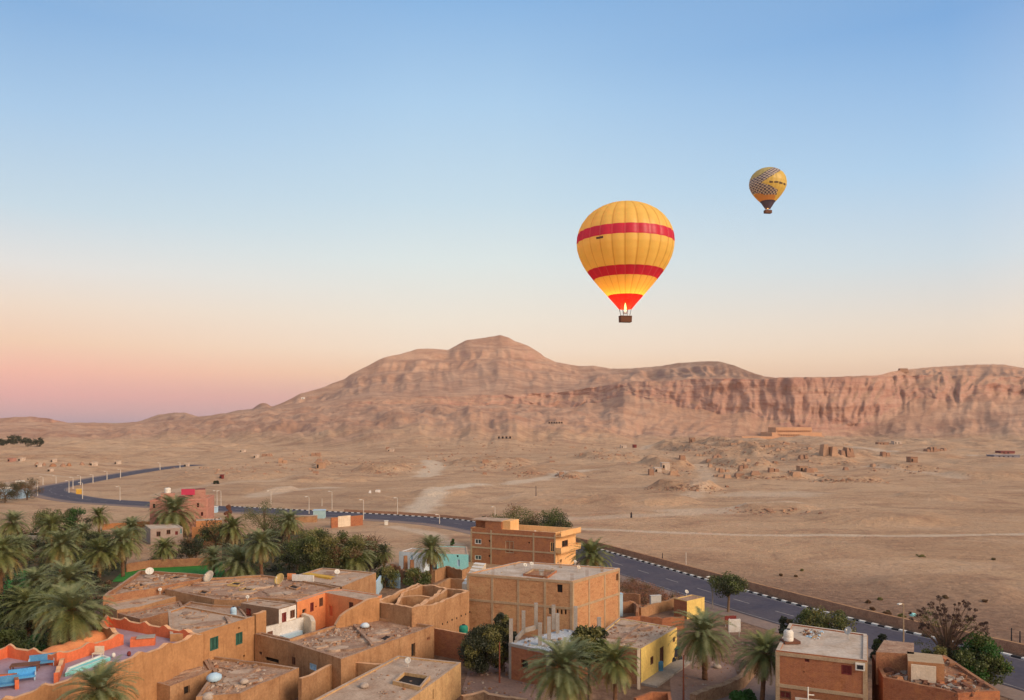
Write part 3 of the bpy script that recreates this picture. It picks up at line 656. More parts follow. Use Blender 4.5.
def house(name, label, pts, h, par=.25, wm=None, rm=None, ops=(), cat='house', amp=.10, th=.32, capm=None, inner=None, frame=None, fmat=None, group=None, base=0.0, rjit=.06, pit=None, wmats=None):
    wm = wm or mud; rm = rm or roof_d; P = xy(pts, h)
    if area(P) < 0: P = P[::-1]
    cx = sum(p[0] for p in P) / len(P); cy = sum(p[1] for p in P) / len(P)
    root = thing(name, label, cat, (cx, cy, base), group)
    topf = lambda x, y: h + wob(x, y, amp) * 1.0
    W = {i: [] for i in range(len(P))}; parts = []
    for o in ops:
        r = opening_on(P, o)
        if r:
            i, u0, u1, z0, z1 = r; z0 = max(z0, base + .02)
            if u1 - u0 > .1 and z1 - z0 > .1 and z1 < h - .12: W[i].append((u0, u1, z0, z1)); parts.append((i, (u0, u1, z0, z1), o))
            else: print('bad opening', label, o, z0, z1)
    mb = MB()
    for i in range(len(P)):
        m_ = wmats[i] if wmats and wmats[i] is not None else wm
        wallgrid(mb, P[i], P[(i + 1) % len(P)], base - .3, topf, m_, W[i])
    Q = inset(P, th); zr = h - par - abs(amp)
    for i in range(len(P)):
        a, b, c, d = [Vector(p) for p in (P[i], P[(i + 1) % len(P)], Q[(i + 1) % len(P)], Q[i])]; k = max(1, int((b - a).length / 1.3))
        for j in range(k):
            t0, t1 = j / k, (j + 1) / k; o0, o1, i0_, i1_ = a.lerp(b, t0), a.lerp(b, t1), d.lerp(c, t0), d.lerp(c, t1)
            z0, z1 = topf(*o0), topf(*o1)
            mb.face([(*o0, z0), (*o1, z1), (*i1_, z1), (*i0_, z0)], capm or rm)
            mb.face([(*i0_, z0), (*i1_, z1), (*i1_, zr), (*i0_, zr)], inner or wm)
    mb.build('wall', root)
    sheet(Q, zr, rm, rjit).build('roof', root, weld=True)
    for i, o, src in parts:
        typ = src[4]; fm = src[5] if len(src) > 5 else wood; pm = src[6] if len(src) > 6 else glass; add_opening(root, P[i], P[(i + 1) % len(P)], o, typ, fm, pm, src[7] if len(src) > 7 else None)
    if frame:
        mb = MB(); fm = fmat or conc
        for i in frame.get('walls', range(len(P))):
            a, b = Vector(P[i]), Vector(P[(i + 1) % len(P)]); e = b - a; L = e.length; e /= L; rot = math.atan2(e.y, e.x); nn = Vector((e.y, -e.x))
            n = max(1, round(L / frame.get('sp', 3.4)))
            for k in range(n + 1):
                c = a + e * (L * k / n)
                if k == n: c = c - e * .16
                if k == 0: c = c + e * .16
                if any(o[0] - .1 < L * k / n < o[1] + .1 for o in W[i]) : continue
                mb.box((c.x, c.y, (h - .32) / 2), (.32, .10, h - .32), fm, rot)
            for z in frame['z']: c = a + e * L / 2; mb.box((c.x + nn.x * .012, c.y + nn.y * .012, z), (L + .02, .13, .30), fm, rot)
        mb.build('concrete_frame', root)
    HOUSES[label] = (root, P, Q, zr); return root, P, Q, zr
def roof_bits(H, n, seed, ridge=2, s0=.8, s1=3.2):
    root, P, Q, zr = H; R_ = random.Random(seed); Q = inset(Q, .5); xs = [p[0] for p in Q]; ys = [p[1] for p in Q]; k = 0; t = 0
    while k < n and t < 400:
        t += 1; x, y = R_.uniform(min(xs), max(xs)), R_.uniform(min(ys), max(ys)); s_ = R_.uniform(s0, s1); a = R_.choice([.45, .5, .55, 2.05]) + R_.uniform(-.15, .15)
        m_ = 9; pts = []
        for i in range(m_):
            th_ = 2 * math.pi * i / m_; r_ = s_ * .5 * R_.uniform(.75, 1.15); pts.append((x + r_ * 1.35 * math.cos(th_) * math.cos(a) - r_ * .7 * math.sin(th_) * math.sin(a), y + r_ * 1.35 * math.cos(th_) * math.sin(a) + r_ * .7 * math.sin(th_) * math.cos(a)))
        if not all(inpoly(px, py, Q) for px, py in pts): continue
        z = zr + .09 + .012 * k; mb = MB(); mm = R_.choice([roof_d, roof_g, roof_d, roof_g, rock_m]); mb.face([(*p, z) for p in pts], mm)
        for i in range(m_): p, q = pts[i], pts[(i + 1) % m_]; mb.face([(*p, zr - .1), (*q, zr - .1), (*q, z), (*p, z)], mm)
        mb.build('roof_patch', root); k += 1
    for j in range(ridge):
        i = R_.randrange(len(Q)); a, b = Vector(Q[i]), Vector(Q[(i + 1) % len(Q)]); i2 = (i + 2) % len(Q); c, d = Vector(Q[i2]), Vector(Q[(i2 + 1) % len(Q)]); p, q = a.lerp(b, R_.uniform(.3, .7)), c.lerp(d, R_.uniform(.3, .7))
        if (p - q).length < 2 or not inpoly(*(p.lerp(q, .5)), Q): continue
        mb = MB(); hh = R_.uniform(.12, .35); thick(mb, [tuple(p.lerp(q, .03)), tuple(p.lerp(q, .97))], lambda s, x, y: zr + hh + wob(x * 2, y * 2, .12), zr - .1, .3, roof_d, roof_d, roof_d, .5); mb.build('roof_ridge', root)
def inpoly(x, y, P):
    r = False; n = len(P)
    for i in range(n):
        (x0, y0), (x1, y1) = P[i], P[(i + 1) % n]
        if (y0 > y) != (y1 > y) and x < (x1 - x0) * (y - y0) / (y1 - y0) + x0: r = not r
    return r
def chunk(mb, x, y, z, s, m_, flat=1.0):
    r = [(random.uniform(.6, 1.1)) for _ in range(8)]; a = random.uniform(0, 6.28)
    P = [(x + s * r[k] * math.cos(a + k * 1.571) * .6, y + s * r[k] * math.sin(a + k * 1.571) * .6, z - .03) for k in range(4)]
    T = [(x + s * r[4 + k] * math.cos(a + .3 + k * 1.571) * .42, y + s * r[4 + k] * math.sin(a + .3 + k * 1.571) * .42, z + s * random.uniform(.25, .55) * flat) for k in range(4)]
    for k in range(4): mb.face([P[k], P[(k + 1) % 4], T[(k + 1) % 4], T[k]], m_)
    mb.face(T, m_)
def rubble(label, P, z, n, s=(.12, .5), ms=None, blobs=4, seed=1, zf=None, edge=.35):
    random.seed(seed); ms = ms or [rock_m, mud_d, rock_m, roof_d, litter]; mb = MB()
    xs = [p[0] for p in P]; ys = [p[1] for p in P]; Bl = []
    while len(Bl) < blobs:
        x, y = random.uniform(min(xs), max(xs)), random.uniform(min(ys), max(ys))
        if inpoly(x, y, P): Bl.append((x, y, random.uniform(.6, 2.2)))
    k = 0; tr = 0
    while k < n and tr < n * 30:
        tr += 1; u = random.random()
        if u < .62:
            b = random.choice(Bl); x, y = random.gauss(b[0], b[2]), random.gauss(b[1], b[2])
        elif u < .62 + edge * .5:
            i = random.randrange(len(P)); t = random.random(); q = Vector(P[i]).lerp(Vector(P[(i + 1) % len(P)]), t); x, y = q.x + random.gauss(0, .3), q.y + random.gauss(0, .3)
        else: x, y = random.uniform(min(xs), max(xs)), random.uniform(min(ys), max(ys))
        if not inpoly(x, y, P): continue
        q = random.random(); ss = s[0] + (s[1] - s[0]) * q * q * q
        chunk(mb, x, y, (zf(x, y) if zf else z), ss, random.choice(ms), .7); k += 1
    c = (sum(xs) / len(xs), sum(ys) / len(ys), z)
    return single(mb, 'rubble', label, 'rubble', c, kind='stuff')
random.seed(3)
# -- the large unfinished brick house in the middle
h = 7.6
R_ = house('brick_house', 'large unfinished two storey orange brick house with concrete frame in the village middle',
      rect3((467, 573), (572.5, 581), (619.5, 568), h), h, .12, brick, roof_c,
      [(559.7, 588.5, 5.6, 8, 'hole'), (617.3, 577, 2, 7, 'hole'), (550, 611, 3, 7, 'window', conc, glass), (557.5, 612, 2, 5, 'hole'), (561.5, 612, 2, 5, 'hole'), (565.5, 612, 2, 5, 'hole')],
      amp=.02, frame=dict(z=[4.05, 7.4], sp=3.9), fmat=conc)
BIG = R_
rubble('small debris scattered over the flat grey roof of the large brick house', R_[2], R_[3], 70, (.08, .4), [litter, rock_m, conc], 3, 5)
# roof well with low walls
mb = MB(); P = xy([(524, 575.5), (533, 570.5), (556, 572), (547, 578)], 7.5); thick(mb, P, lambda s, x, y: 7.75, 7.3, .2, conc, brick_r, roof_d, closed=True)
mb.build('stair_well_kerb', R_[0])
mb = MB(); sheet(P, 7.50, mud_d, .0, 1).build('stair_well_floor', R_[0])
# starter bars
mb = MB()
for (x, y) in ((528, 580), (515, 565), (560, 567), (587, 577), (602, 571), (544, 578), (493, 574.6), (572, 580.8), (558, 563), (588, 565.8)):
    p = px2w(x, y, 7.5)
    mb = MB(); mb.box((p.x, p.y, 7.52), (.34, .34, .08), conc)
    for dx, dy in ((-.12, -.12), (.12, -.12), (.12, .12), (-.12, .12)): mb.box((p.x + dx, p.y + dy, 7.95), (.035, .035, 1.0), wood, 0, rx=random.uniform(-.08, .08))
    mb.build('starter_bars', R_[0])
# lower lean-to stair at its left end
mb = MB(); P = xy([(471, 575), (462, 573), (475, 561), (486, 562)], 7.2); 
for k in range(7):
    a, b = Vector(P[1]).lerp(Vector(P[2]), k / 7), Vector(P[1]).lerp(Vector(P[2]), (k + 1) / 7); c, d = Vector(P[0]).lerp(Vector(P[3]), (k + 1) / 7), Vector(P[0]).lerp(Vector(P[3]), k / 7)
    z = 5.8 + .2 * k; q = [(*a, z), (*d, z), (*c, z), (*b, z)]; mb.face(q, white); lo = [(x, y, 0) for x, y, _ in q]
    for i in range(4): mb.face([lo[i], lo[(i + 1) % 4], q[(i + 1) % 4], q[i]], cream)
mb.build('outside_stair', R_[0])

# -- brick house by the road with the peach gable
h = 7.0
R_ = house('brick_house', 'brick apartment house with peach end wall and parapet in front of the leafy trees',
      rect3((470.7, 527.2), (555.6, 532.7), (575.7, 528), h), h, 1.0, brick_r, roof_g,
      [(478, 541.5, 6.5, 5, 'window', white, glass), (478, 557.5, 6.5, 4.5, 'window', white, glass), (489.5, 541, 2, 2, 'hole'), (489.5, 556, 2, 2, 'hole'),
       (509.5, 547, 8.5, 12, 'window', conc, brick_r), (529, 542.7, 1.6, 1.6, 'hole'), (565, 543.5, 6, 6.5, 'window', wood, dark), (552.3, 547, 4.5, 10, 'window', peach, glass), (561, 561, 1.6, 3.5, 'hole')],
      amp=.02, capm=peach, inner=peach, frame=dict(z=[3.1, 6.0], sp=5.2, walls=[0]), wmats=[None, peach, None, None])
FAR = R_
mb = MB(); P = R_[1]
a, b = Vector(P[1]), Vector(P[2]); e = (b - a).normalized(); nn = Vector((e.y, -e.x)); rot = math.atan2(e.y, e.x); c = (a + b) / 2
L = (b - a).length
mb.box((c.x + nn.x * .6, c.y + nn.y * .6, 3.15), (L, 1.2, .16), peach, rot); mb.box((c.x + nn.x * 1.15, c.y + nn.y * 1.15, 3.65), (L, .1, 1.0), peach, rot)
for sg in (-1, 1): q = c + e * (L / 2 - .05) * sg; mb.box((q.x + nn.x * .6, q.y + nn.y * .6, 3.65), (.1, 1.1, 1.0), peach, rot)
mb.box((c.x + nn.x * .6, c.y + nn.y * .6, 6.25), (L, 1.2, .14), peach, rot); mb.box((c.x + nn.x * 1.15, c.y + nn.y * 1.15, 6.75), (L, .1, 1.1), peach, rot)
mb.build('balcony', R_[0])
mb = MB(); q0, q1, q3 = Vector(P[0]), Vector(P[1]), Vector(P[3]); ex = (q1 - q0).normalized(); ey = (q3 - q0).normalized()
def stair_room(u0, u1, v0, v1, z1, m_, m2):
    c = q0 + ex * (u0 + u1) / 2 + ey * (v0 + v1) / 2; mb.box((c.x, c.y, (5.9 + z1) / 2), (u1 - u0, v1 - v0, z1 - 5.9), m_, math.atan2(ex.y, ex.x), top=m2)
stair_room(3.0, 6.6, .03, 4, 8.5, brick_r, roof_g); stair_room(0.02, 3.0, 1.5, 4, 8.4, brick_r, roof_g); stair_room(6.6, 8.3, 0.4, 4.3, 8.6, peach, peach)
stair_room(-.1, 6.7, -.1, 4.2, 8.62, brick_r, roof_g) if False else None
mb.build('stair_room', R_[0])
mb = MB(); c = q0 + ex * 3.3 + ey * 2; mb.box((c.x, c.y, 8.55), (6.9, 4.3, .16), roof_g, math.atan2(ex.y, ex.x)); mb.build('stair_room_roof', R_[0])
rubble('odds and ends on the roof of the brick apartment house with the peach parapet', R_[2], R_[3], 30, (.3, 1.0), [wood, offw, conc, mud_d], 3, 8)

# -- pink brick block at the left
h = 8.4
R_ = house('brick_house', 'tall pink brick block behind the big drooping palm near the road bend', rect3((150, 500), (207.5, 498), (214, 494.5), h), h, .9, pinkb, roof_d,
      [(154, 506, 2.2, 4, 'hole'), (198, 505, 2.4, 4.5, 'window', wood_red, dark), (202, 514, 2.4, 4, 'window', wood_red, dark), (158, 520, 2.5, 5, 'hole')], amp=.03, frame=dict(z=[2.9, 5.6, 8.1], sp=5), fmat=mat('pink_frame', (.50, .25, .19), (.44, .20, .15), 1))
P = R_[1]; q0, q1, q3 = Vector(P[0]), Vector(P[1]), Vector(P[3]); ex = (q1 - q0).normalized(); ey = (q3 - q0).normalized(); mb = MB()
Lx = (q1 - q0).length; c = q0 + ex * Lx * .72 + ey * 5; mb.box((c.x, c.y, 9.2), (Lx * .36, 4, 2.4), pinkb, math.atan2(ex.y, ex.x), top=wood_red)
mb.build('stair_room', R_[0])
PB = (q0, ex, ey, Lx); c = q0 + ex * Lx * .24 + ey * 4.5; mb = MB(); mb.box((c.x, c.y, 8.6), (3.4, 3, 2.2), pinkb, math.atan2(ex.y, ex.x), top=roof_d); mb.build('roof_room', R_[0])
rubble('bricks and clutter on the roof of the tall pink brick block', R_[2], R_[3], 50, (.3, 1.1), [mud_d, brick_r, wood, litter], 4, 9)

# -- grey block house and the walls around it
h = 3.6
house('block_house', 'small bare grey block house with pale flat roof below the pink brick block', rect3((150.5, 529), (183, 527.5), (176, 523.5), h), h, .1, mat('bare_block', (.40, .31, .26), (.32, .24, .20), 1), roof_c,
      [(158.5, 534, 4.2, 5, 'window', wood, dark), (168.5, 532, 4, 4.6, 'window', wood, dark), (176.5, 533, 2.8, 3.6, 'window', wood_red, wood_red), (181, 531, 1.6, 5, 'window', turq, glass)], amp=.02)
h = 4.2
house('outbuilding', 'low pinkish house with a pale tin roof right of the pink brick block', rect3((196, 521), (222, 520), (221, 517.5), h), h, .1, mat('orange_mud', (.50, .22, .09), (.42, .18, .07), .6), roof_c, [(211, 514, 3, 3, 'hole')][:0], amp=.02)
mb = MB(); P = xy([(192, 527, 4.2), (212, 526.5, 4.2), (222, 527, 4.2)], 4.2); thick(mb, P, lambda s, x, y: 4.2 + wob(x, y, .1), 0, .35, mat('orange_mud', (.50, .22, .09), (.42, .18, .07), .6))
single(mb, 'compound_wall', 'orange mud compound wall between the grey block house and the palms', 'wall', (P[0][0], P[0][1], 0))
mb = MB(); P = xy([(126, 564), (150, 560), (186, 558.5), (214, 557)], 1.6); thick(mb, P, lambda s, x, y: 1.6 + wob(x, y, .1), 0, .3, mud_d)
single(mb, 'field_wall', 'low mud wall along the far side of the small green field', 'wall', (P[0][0], P[0][1], 0))
mb = sheet(xy([(112, 582), (228, 582), (222, 562), (150, 563), (126, 568)], 0.05), .10, grass_m, .06, 6); o = mb.build('grass_field'); setp(o, 'small green field between the palms and the mud roofs', 'field', kind='stuff')
mb = sheet(xy([(0, 600), (40, 596), (44, 572), (8, 570)], 0.05), .10, grass_m, .06, 6); o = mb.build('grass_field'); setp(o, 'patch of green crop under the palms at the left edge', 'field', kind='stuff')

# -- mud houses of the left group, from the back forward
house('mud_house', 'long mud house with messy brown roof beside the green field', [(103, 596), (165, 585.5), (204, 578), (208, 574.5), (180, 572.5), (140, 570)], 5.6, .3, mud_d, roof_d, amp=.16)
rubble('bricks and broken mud on the long roof beside the green field', HOUSES['long mud house with messy brown roof beside the green field'][2], 5.15, 260, (.15, .9), [mud_d, rock_m, roof_d, mud, litter], 7, 11)
house('mud_house', 'mud house with broad brown roof holding the two large dishes', [(165, 589), (205, 578), (262, 575), (292, 578), (340, 587), (325, 591), (297, 600.5), (258, 597), (240, 600), (214, 599)], 5.3, .15, mud, roof_d, amp=.12)
DR = HOUSES['mud house with broad brown roof holding the two large dishes']
rubble('scattered mud bricks on the broad brown roof with the two large dishes', DR[2], DR[3], 300, (.12, .8), [mud_d, rock_m, mud, roof_d, roof_d], 9, 12)
house('mud_house', 'low mud house with smooth pinkish grey roof behind the terrace', [(105, 604), (161, 592.5), (178, 596), (138, 607), (117, 610)], 4.6, .08, mud, roof_g, [(135, 613, 4, 4, 'hole')], amp=.05)
house('mud_house', 'mud house with reddish front wall and pit in its roof', [(117, 613), (138, 610), (180, 600.5), (184, 607), (168, 612), (150, 617), (140, 619)], 4.2, .08, mud_d, roof_d, [(166, 605.5, 3.4, 4.5, 'window', cream, mud_d)][:0], amp=.08)
PT = HOUSES['mud house with reddish front wall and pit in its roof']
rubble('broken bricks on the roof with the round pit', PT[2], PT[3], 90, (.12, .6), None, 3, 13)
house('mud_wall_house', 'small courtyard house of mud between the blue barrel and the brown roofs', [(180, 606.5), (190, 601), (214, 605), (240, 606), (248, 618)], 4.7, .08, mud, roof_d, amp=.1)
IF = HOUSES['small courtyard house of mud between the blue barrel and the brown roofs']
house('mud_house', 'two storey mud house with two green shuttered windows and grey roof', [(168, 611), (185, 605.5), (247, 617), (254.5, 616), (200, 633), (170, 634)], 6.0, .12, wall_o, roof_g,
      [(214.2, 643.5, 8.6, 13, 'window', green_s, green_s), (239.2, 638.5, 7, 12, 'window', green_s, green_s), (244, 656, 2, 2.2, 'hole'), (239, 628, 1.6, 2, 'hole')], amp=.06)
GR = HOUSES['two storey mud house with two green shuttered windows and grey roof']
rubble('thin litter on the grey roof above the green shuttered windows', GR[2], GR[3], 60, (.08, .5), [roof_d, mud_d, litter, rock_m], 3, 14)
mb = MB(); P = xy([(254.2, 615, 6), (264.5, 611.5, 6)], 6); thick(mb, P, lambda s, x, y: 6.1 + wob(x, y, .1), 0, .5, wall_o, wall_o, cap_m)
single(mb, 'wall_stub', 'tall mud wall stub at the corner of the green shuttered house', 'wall', (P[0][0], P[0][1], 0))

# back right flat roof with the yellow strip
house('mud_house', 'flat roofed mud house with a yellow painted roof edge in front of the bushy trees', [(290, 577), (322, 567.5), (376, 572.5), (342, 586.5)], 5.2, .12, mud, roof_g, amp=.05)
YR = HOUSES['flat roofed mud house with a yellow painted roof edge in front of the bushy trees']
mb = MB(); P = xy([(303, 574.2), (308, 573), (336, 577), (331, 578.5)], 5.2); sheet(P, YR[3] + .25, ochre, 0, 1).build('yellow_roof_edge', YR[0])
P2 = xy([(303, 574.2), (331, 578.5)], 5.2); thick(mb, P2, lambda s, x, y: YR[3] + .27, YR[3], .15, ochre); mb.build('yellow_kerb', YR[0])
rubble('small litter on the roof with the yellow edge', YR[2], YR[3], 40, (.1, .5), [litter, mud_d, rock_m], 2, 15)
# white painted house in the court
house('plastered_house', 'small house with white front wall and grey roof in the court', [(240.5, 603), (256, 598.8), (296, 603.8), (278.8, 608.8)], 5.4, .06, mat('brown_plaster', (.27, .16, .10), (.22, .13, .08), .8), roof_g,
      [(284, 617.5, 4.6, 10, 'door', wood_red, wood_red), (292.4, 614, 4.8, 8, 'window', wood, wood), (248.5, 612, 5, 7, 'window', wood_red, salmon)], amp=.03, wmats=None)
WH = HOUSES['small house with white front wall and grey roof in the court']
# paint: the front wall facing right is white
mb = MB(); P = WH[1]
for i in range(len(P)):
    a, b = Vector(P[i]), Vector(P[(i + 1) % len(P)]); e = b - a
    if e.x > 0 and e.y > 0 and e.length > 2:
        e.normalize(); nn = Vector((e.y, -e.x)); L = (b - a).length; ops_ = []
        for o in [(284, 617.5, 4.6, 10), (292.4, 614, 4.8, 8)]:
            r = opening_on(P, o)
            if r: ops_.append(r[1:])
        wallgrid(mb, a + nn * .02, b + nn * .02, 0, lambda x, y: 5.3, white, ops_, depth=.019)
mb.build('white_front', WH[0])
# white court wall with a light blue recess
P = xy([(252, 632, 3.6), (264, 627.5, 3.6), (303, 617, 3.6)], 3.6)
mb = MB(); thick(mb, P, lambda s, x, y: 3.6 + wob(x, y, .05), 0, .35, white, white, cream)
r = single(mb, 'court_wall', 'long white court wall below the white fronted house', 'wall', (P[1][0], P[1][1], 0))
a, b = Vector(P[1]), Vector(P[2]); e = (b - a).normalized(); nn = Vector((e.y, -e.x)); rot = math.atan2(e.y, e.x); L = (b - a).length
mb = MB(); q = a + e * L * .12 + nn * .19; mb.box((q.x, q.y, 2.4), (.8, .06, 1.2), wood, rot); mb.build('door', r).location = (0, 0, 0)
mb = MB(); q = a + e * L * .62 + nn * .5; mb.box((q.x, q.y, 1.1), (L * .5, .6, 2.2), lblue, rot, top=blue_w); mb.build('blue_bench', r)
for o in r.children: o.location = (0, 0, 0)
P = xy([(303, 616.5, 3.6), (311, 618, 3.6), (313.5, 623, 3.4)], 3.6)
mb = MB(); thick(mb, P, lambda s, x, y: 4.0 - .12 * s, 0, .5, cream, cream, cream)
single(mb, 'curved_wall', 'short curved cream wall at the right end of the white court', 'wall', (P[0][0], P[0][1], 0))
mb = sheet(xy([(254, 640), (290, 650), (330, 640), (340, 622), (320, 612), (262, 622)], 0), .06, conc, .03, 2); mb.build('courtyard_floor')['kind'] = 'structure'
# orange painted house
house('orange_house', 'bright orange house with two wings and brown shutters around a corner court', [(297, 602), (325.5, 592.6), (367, 600.8), (382, 594.8), (343, 589), (326, 590), (295, 600)], 5.5, .06, orange, roof_g,
      [(312, 607, 3.6, 9, 'window', wood_red, wood_red), (321.2, 602, 4, 8.5, 'window', wood, wood), (351, 606, 4.4, 7.5, 'window', wood, wood_red), (304.3, 611, 4, 4, 'hole'), (316, 606.5, 1.4, 1.6, 'hole'), (330.5, 611, 5, 12, 'door', orange, salmon)], amp=.03)
mb = sheet(xy([(312, 630), (318, 621), (334, 618), (338, 624), (322, 633)], 2.0), 2.0, wood_red, .05, 2); mb = MB(); P = xy([(314, 631), (320, 622), (336, 620), (338, 626)], 1.0); 
mb.face([(x, y, 1.0) for x, y in (P if area(P) > 0 else P[::-1])], wood_red)
for i in range(4): mb.face([(*P[i], 0), (*P[(i + 1) % 4], 0), (*P[(i + 1) % 4], 1.0), (*P[i], 1.0)], salmon)
single(mb, 'shed', 'low dark red roofed shed in the corner court of the orange house', 'shed', (P[0][0], P[0][1], 0))

# rubble roof house
h = 4.0
house('mud_house', 'wide mud house with rubble strewn roof, arched door and pale blue window', [(254.5, 634), (288, 641.5), (341, 659), (434, 625.5), (378, 617), (333, 625.5), (290, 638), (262, 632)], h, .25, mud, roof_d,
      [(413.3, 650, 3.8, 13, 'hole'), (428.5, 638.5, 3.4, 3.6, 'window', mud_d, mud_d), (313, 667, 7, 6.5, 'window', lblue, lblue), (271.8, 660, 14, 4, 'hole'), (260.5, 653.2, 2.8, 3, 'window', wood, dark), (293.5, 661, 4, 8, 'window', wood, mud_d)], amp=.07)
RR = HOUSES['wide mud house with rubble strewn roof, arched door and pale blue window']
Pr = xy([(294, 641), (341, 657), (430, 626), (378, 619), (334, 628)], 3.7)
rubble('thick layer of stones, mud bricks and rags on the wide rubble roof', Pr, RR[3], 620, (.10, .62), [rock_m, mud_d, rock_m, roof_g, litter, roof_d, mud_d], 10, 16)
# rising mud wall behind the rubble roof
P = xy([(336, 619, 4.6), (343, 612, 5.0), (358, 604, 5.4), (378.5, 597, 6.2)], 4); Pb = xy([(335, 625.5), (378.5, 617.5)], 4)
a, b = Vector(Pb[0]), Vector(Pb[1]); L = (b - a).length
mb = MB(); thick(mb, [tuple(a), tuple(b)], lambda s, x, y: float(np.interp(s / L, [0, .08, .2, .45, .75, 1], [4.1, 4.9, 5.4, 5.9, 6.5, 6.5])) + wob(x, y, .08), 0, .5, wall_o, wall_o, cap_m, .6)
single(mb, 'boundary_wall', 'tall mud wall with rising top between orange house and rubble roof', 'wall', (a.x, a.y, 0))

# roofless ruin
h = 5.9; oc = xy([(378.5, 601), (412, 608), (434.5, 603.5), (467, 591), (418, 583.5)], h)
root = thing('roofless_house', 'roofless mud house of open rooms with ragged wall tops left of the brick house', 'ruin', (*oc[0], 0))
def notch(s, x, y, base=5.9): return base + wob(x * .6, y * .6, .28)
P = oc if area(oc) > 0 else oc[::-1]
mb = MB(); thick(mb, oc[::-1] if area(oc) > 0 else oc, lambda s, x, y: notch(s, x, y), 0, .45, mud, mud, cap_m, .5, closed=True); mb.build('outer_wall', root)
for pp in ([(412, 608), (434, 596), (443, 586.5)], [(396, 604), (403, 592), (425, 584)], [(420, 606), (448, 588)], [(400, 595), (434, 596)]):
    mb = MB(); thick(mb, xy(pp, 5.8), lambda s, x, y: 5.75 + wob(x * .7, y * .7, .3), 0, .38, mud, mud, cap_m, .5); mb.build('partition_wall', root)
mb = MB()
a, b = Vector(oc[2]), Vector(oc[3]); e = (b - a).normalized(); nn = Vector((e.y, -e.x))
for k in range(7): q = a + e * (1.5 + k * 1.15) + nn * .2; mb = MB(); mb.box((q.x, q.y, 3.1 - .05 * (k % 2)), (.2, .12, .22), dark, math.atan2(e.y, e.x)); mb.build('vent_hole', root)

# front left pieces: roof under the terrace wall and the big debris roof
house('mud_house', 'low mud house tucked under the ochre terrace wall', [(141, 679), (205, 657), (213, 669.5), (170, 686)], 3.0, .1, mud, roof_d, [(187, 690, 6, 8, 'hole')], amp=.08)
HH = HOUSES['low mud house tucked under the ochre terrace wall']; rubble('debris on the roof tucked under the ochre terrace wall', HH[2], HH[3], 60, (.1, .4), None, 3, 17)
house('mud_house', 'front mud house with debris covered roof below the green shutters', [(205, 655), (299, 667.5), (240, 693), (196, 697), (214, 672)], 3.0, .12, mud, roof_d, amp=.12)
HH = HOUSES['front mud house with debris covered roof below the green shutters']
rubble('heaped debris and sacks on the roof below the green shutters', HH[2], HH[3], 330, (.1, .75), [rock_m, mud_d, roof_d, litter, roof_g, mud], 7, 18)
mb = MB(); P = xy([(300, 679), (341, 659.5)], 3.1); thick(mb, P, lambda s, x, y: 3.1 + wob(x, y, .15), 0, .4, mud, mud, cap_m)
single(mb, 'yard_wall', 'mud yard wall running from the debris roof to the rubble roof corner', 'wall', (P[0][0], P[0][1], 0))
mb = MB(); P = xy([(341.5, 660), (366, 663), (384, 664)], 3.1); thick(mb, P, lambda s, x, y: 3.1 + wob(x, y, .15), 0, .4, mud, mud, cap_m)
single(mb, 'yard_wall', 'short mud yard wall under the corner of the rubble roof', 'wall', (P[0][0], P[0][1], 0))
Py = xy([(300, 697), (345, 672), (330, 700), (315, 720)], 0)
rubble('rubbish and stones on the ground of the yard at the bottom edge', xy([(262, 699), (300, 690), (345, 672), (372, 668), (330, 700), (290, 712)], 0), 0.02, 220, (.1, .6), [litter, rock_m, mud_d, lblue, rock_m], 6, 19)
rubble('heap of stones and sacks below the ochre terrace wall', xy([(128, 700), (142, 682), (172, 688), (205, 694), (196, 712), (140, 714)], 0), .02, 220, (.15, .9), [litter, rock_m, mud_d, roof_g], 5, 20)
# bottom centre house
house('mud_house', 'pale yellow mud house with flat roof and sunken light well at the bottom edge', [(309, 702), (398, 655.5), (461, 662), (434, 682), (398, 708)], 3.4, .1, mud_y, roof_g,
      [(433.4, 694, 1.4, 10, 'hole')], amp=.05)
BC = HOUSES['pale yellow mud house with flat roof and sunken light well at the bottom edge']
P = xy([(394, 684), (404, 675), (429, 679), (420, 690)], 3.3); mb = MB(); thick(mb, P, lambda s, x, y: 3.62, 3.1, .22, mud_y, mud_y, roof_g, closed=True); mb.build('light_well_wall', BC[0])
mb = MB(); sheet(inset(P if area(P) > 0 else P[::-1], .1), 3.31, dark, 0, 0).build('light_well_shade', BC[0])  # flat dark sheet on the closed roof, the well's shade is only its colour
rubble('little stones and rags on the flat roof of the pale yellow mud house', BC[2], BC[3], 110, (.08, .4), None, 5, 21)

# -- terrace building
zt, zf_ = 6.3, 5.2
P0, P1, P2, P3, P3b = px2w(-60, 721, zt), px2w(200, 633, zt), px2w(108, 616, zt), px2w(121, 634, zt), px2w(57, 653.5, zt)
P4, P5 = px2w(8, 645.5, zt), px2w(-70, 668, zt)
poly = [(p.x, p.y) for p in (P0, P1, P2, px2w(99, 622, zt), P3, P3b, P4, P5)]
if area(poly) < 0: poly = poly[::-1]
root = thing('terrace_house', 'ochre house with salmon walled roof terrace and lilac floor at the left', 'house', (P1.x, P1.y, 0)); TER = root
def scal(s, x, y): 
    u = (s / 3.3) % 1.0; return zt - .15 + .32 * max(0, math.cos((u - .5) * math.pi * 1.9)) ** 2 + wob(x, y, .05)
mb = MB(); n = len(poly)
thick(mb, poly, scal, 0, .42, wall_o, salmon, cap_m, .35, closed=True); mb.build('wall', root)
sheet(inset(poly, .15), zf_, lilac, .01, 3).build('terrace_floor', root)
mb = MB(); P = xy([(56, 672), (63, 655)], 6.2); a, b = Vector(P[0]), Vector(P[1]); thick(mb, P, lambda s, x, y: 6.15 - .25 * abs(math.sin(s * 1.4)), zf_, .35, salmon, salmon, cap_m, .4)
mb.build('cross_wall', root)
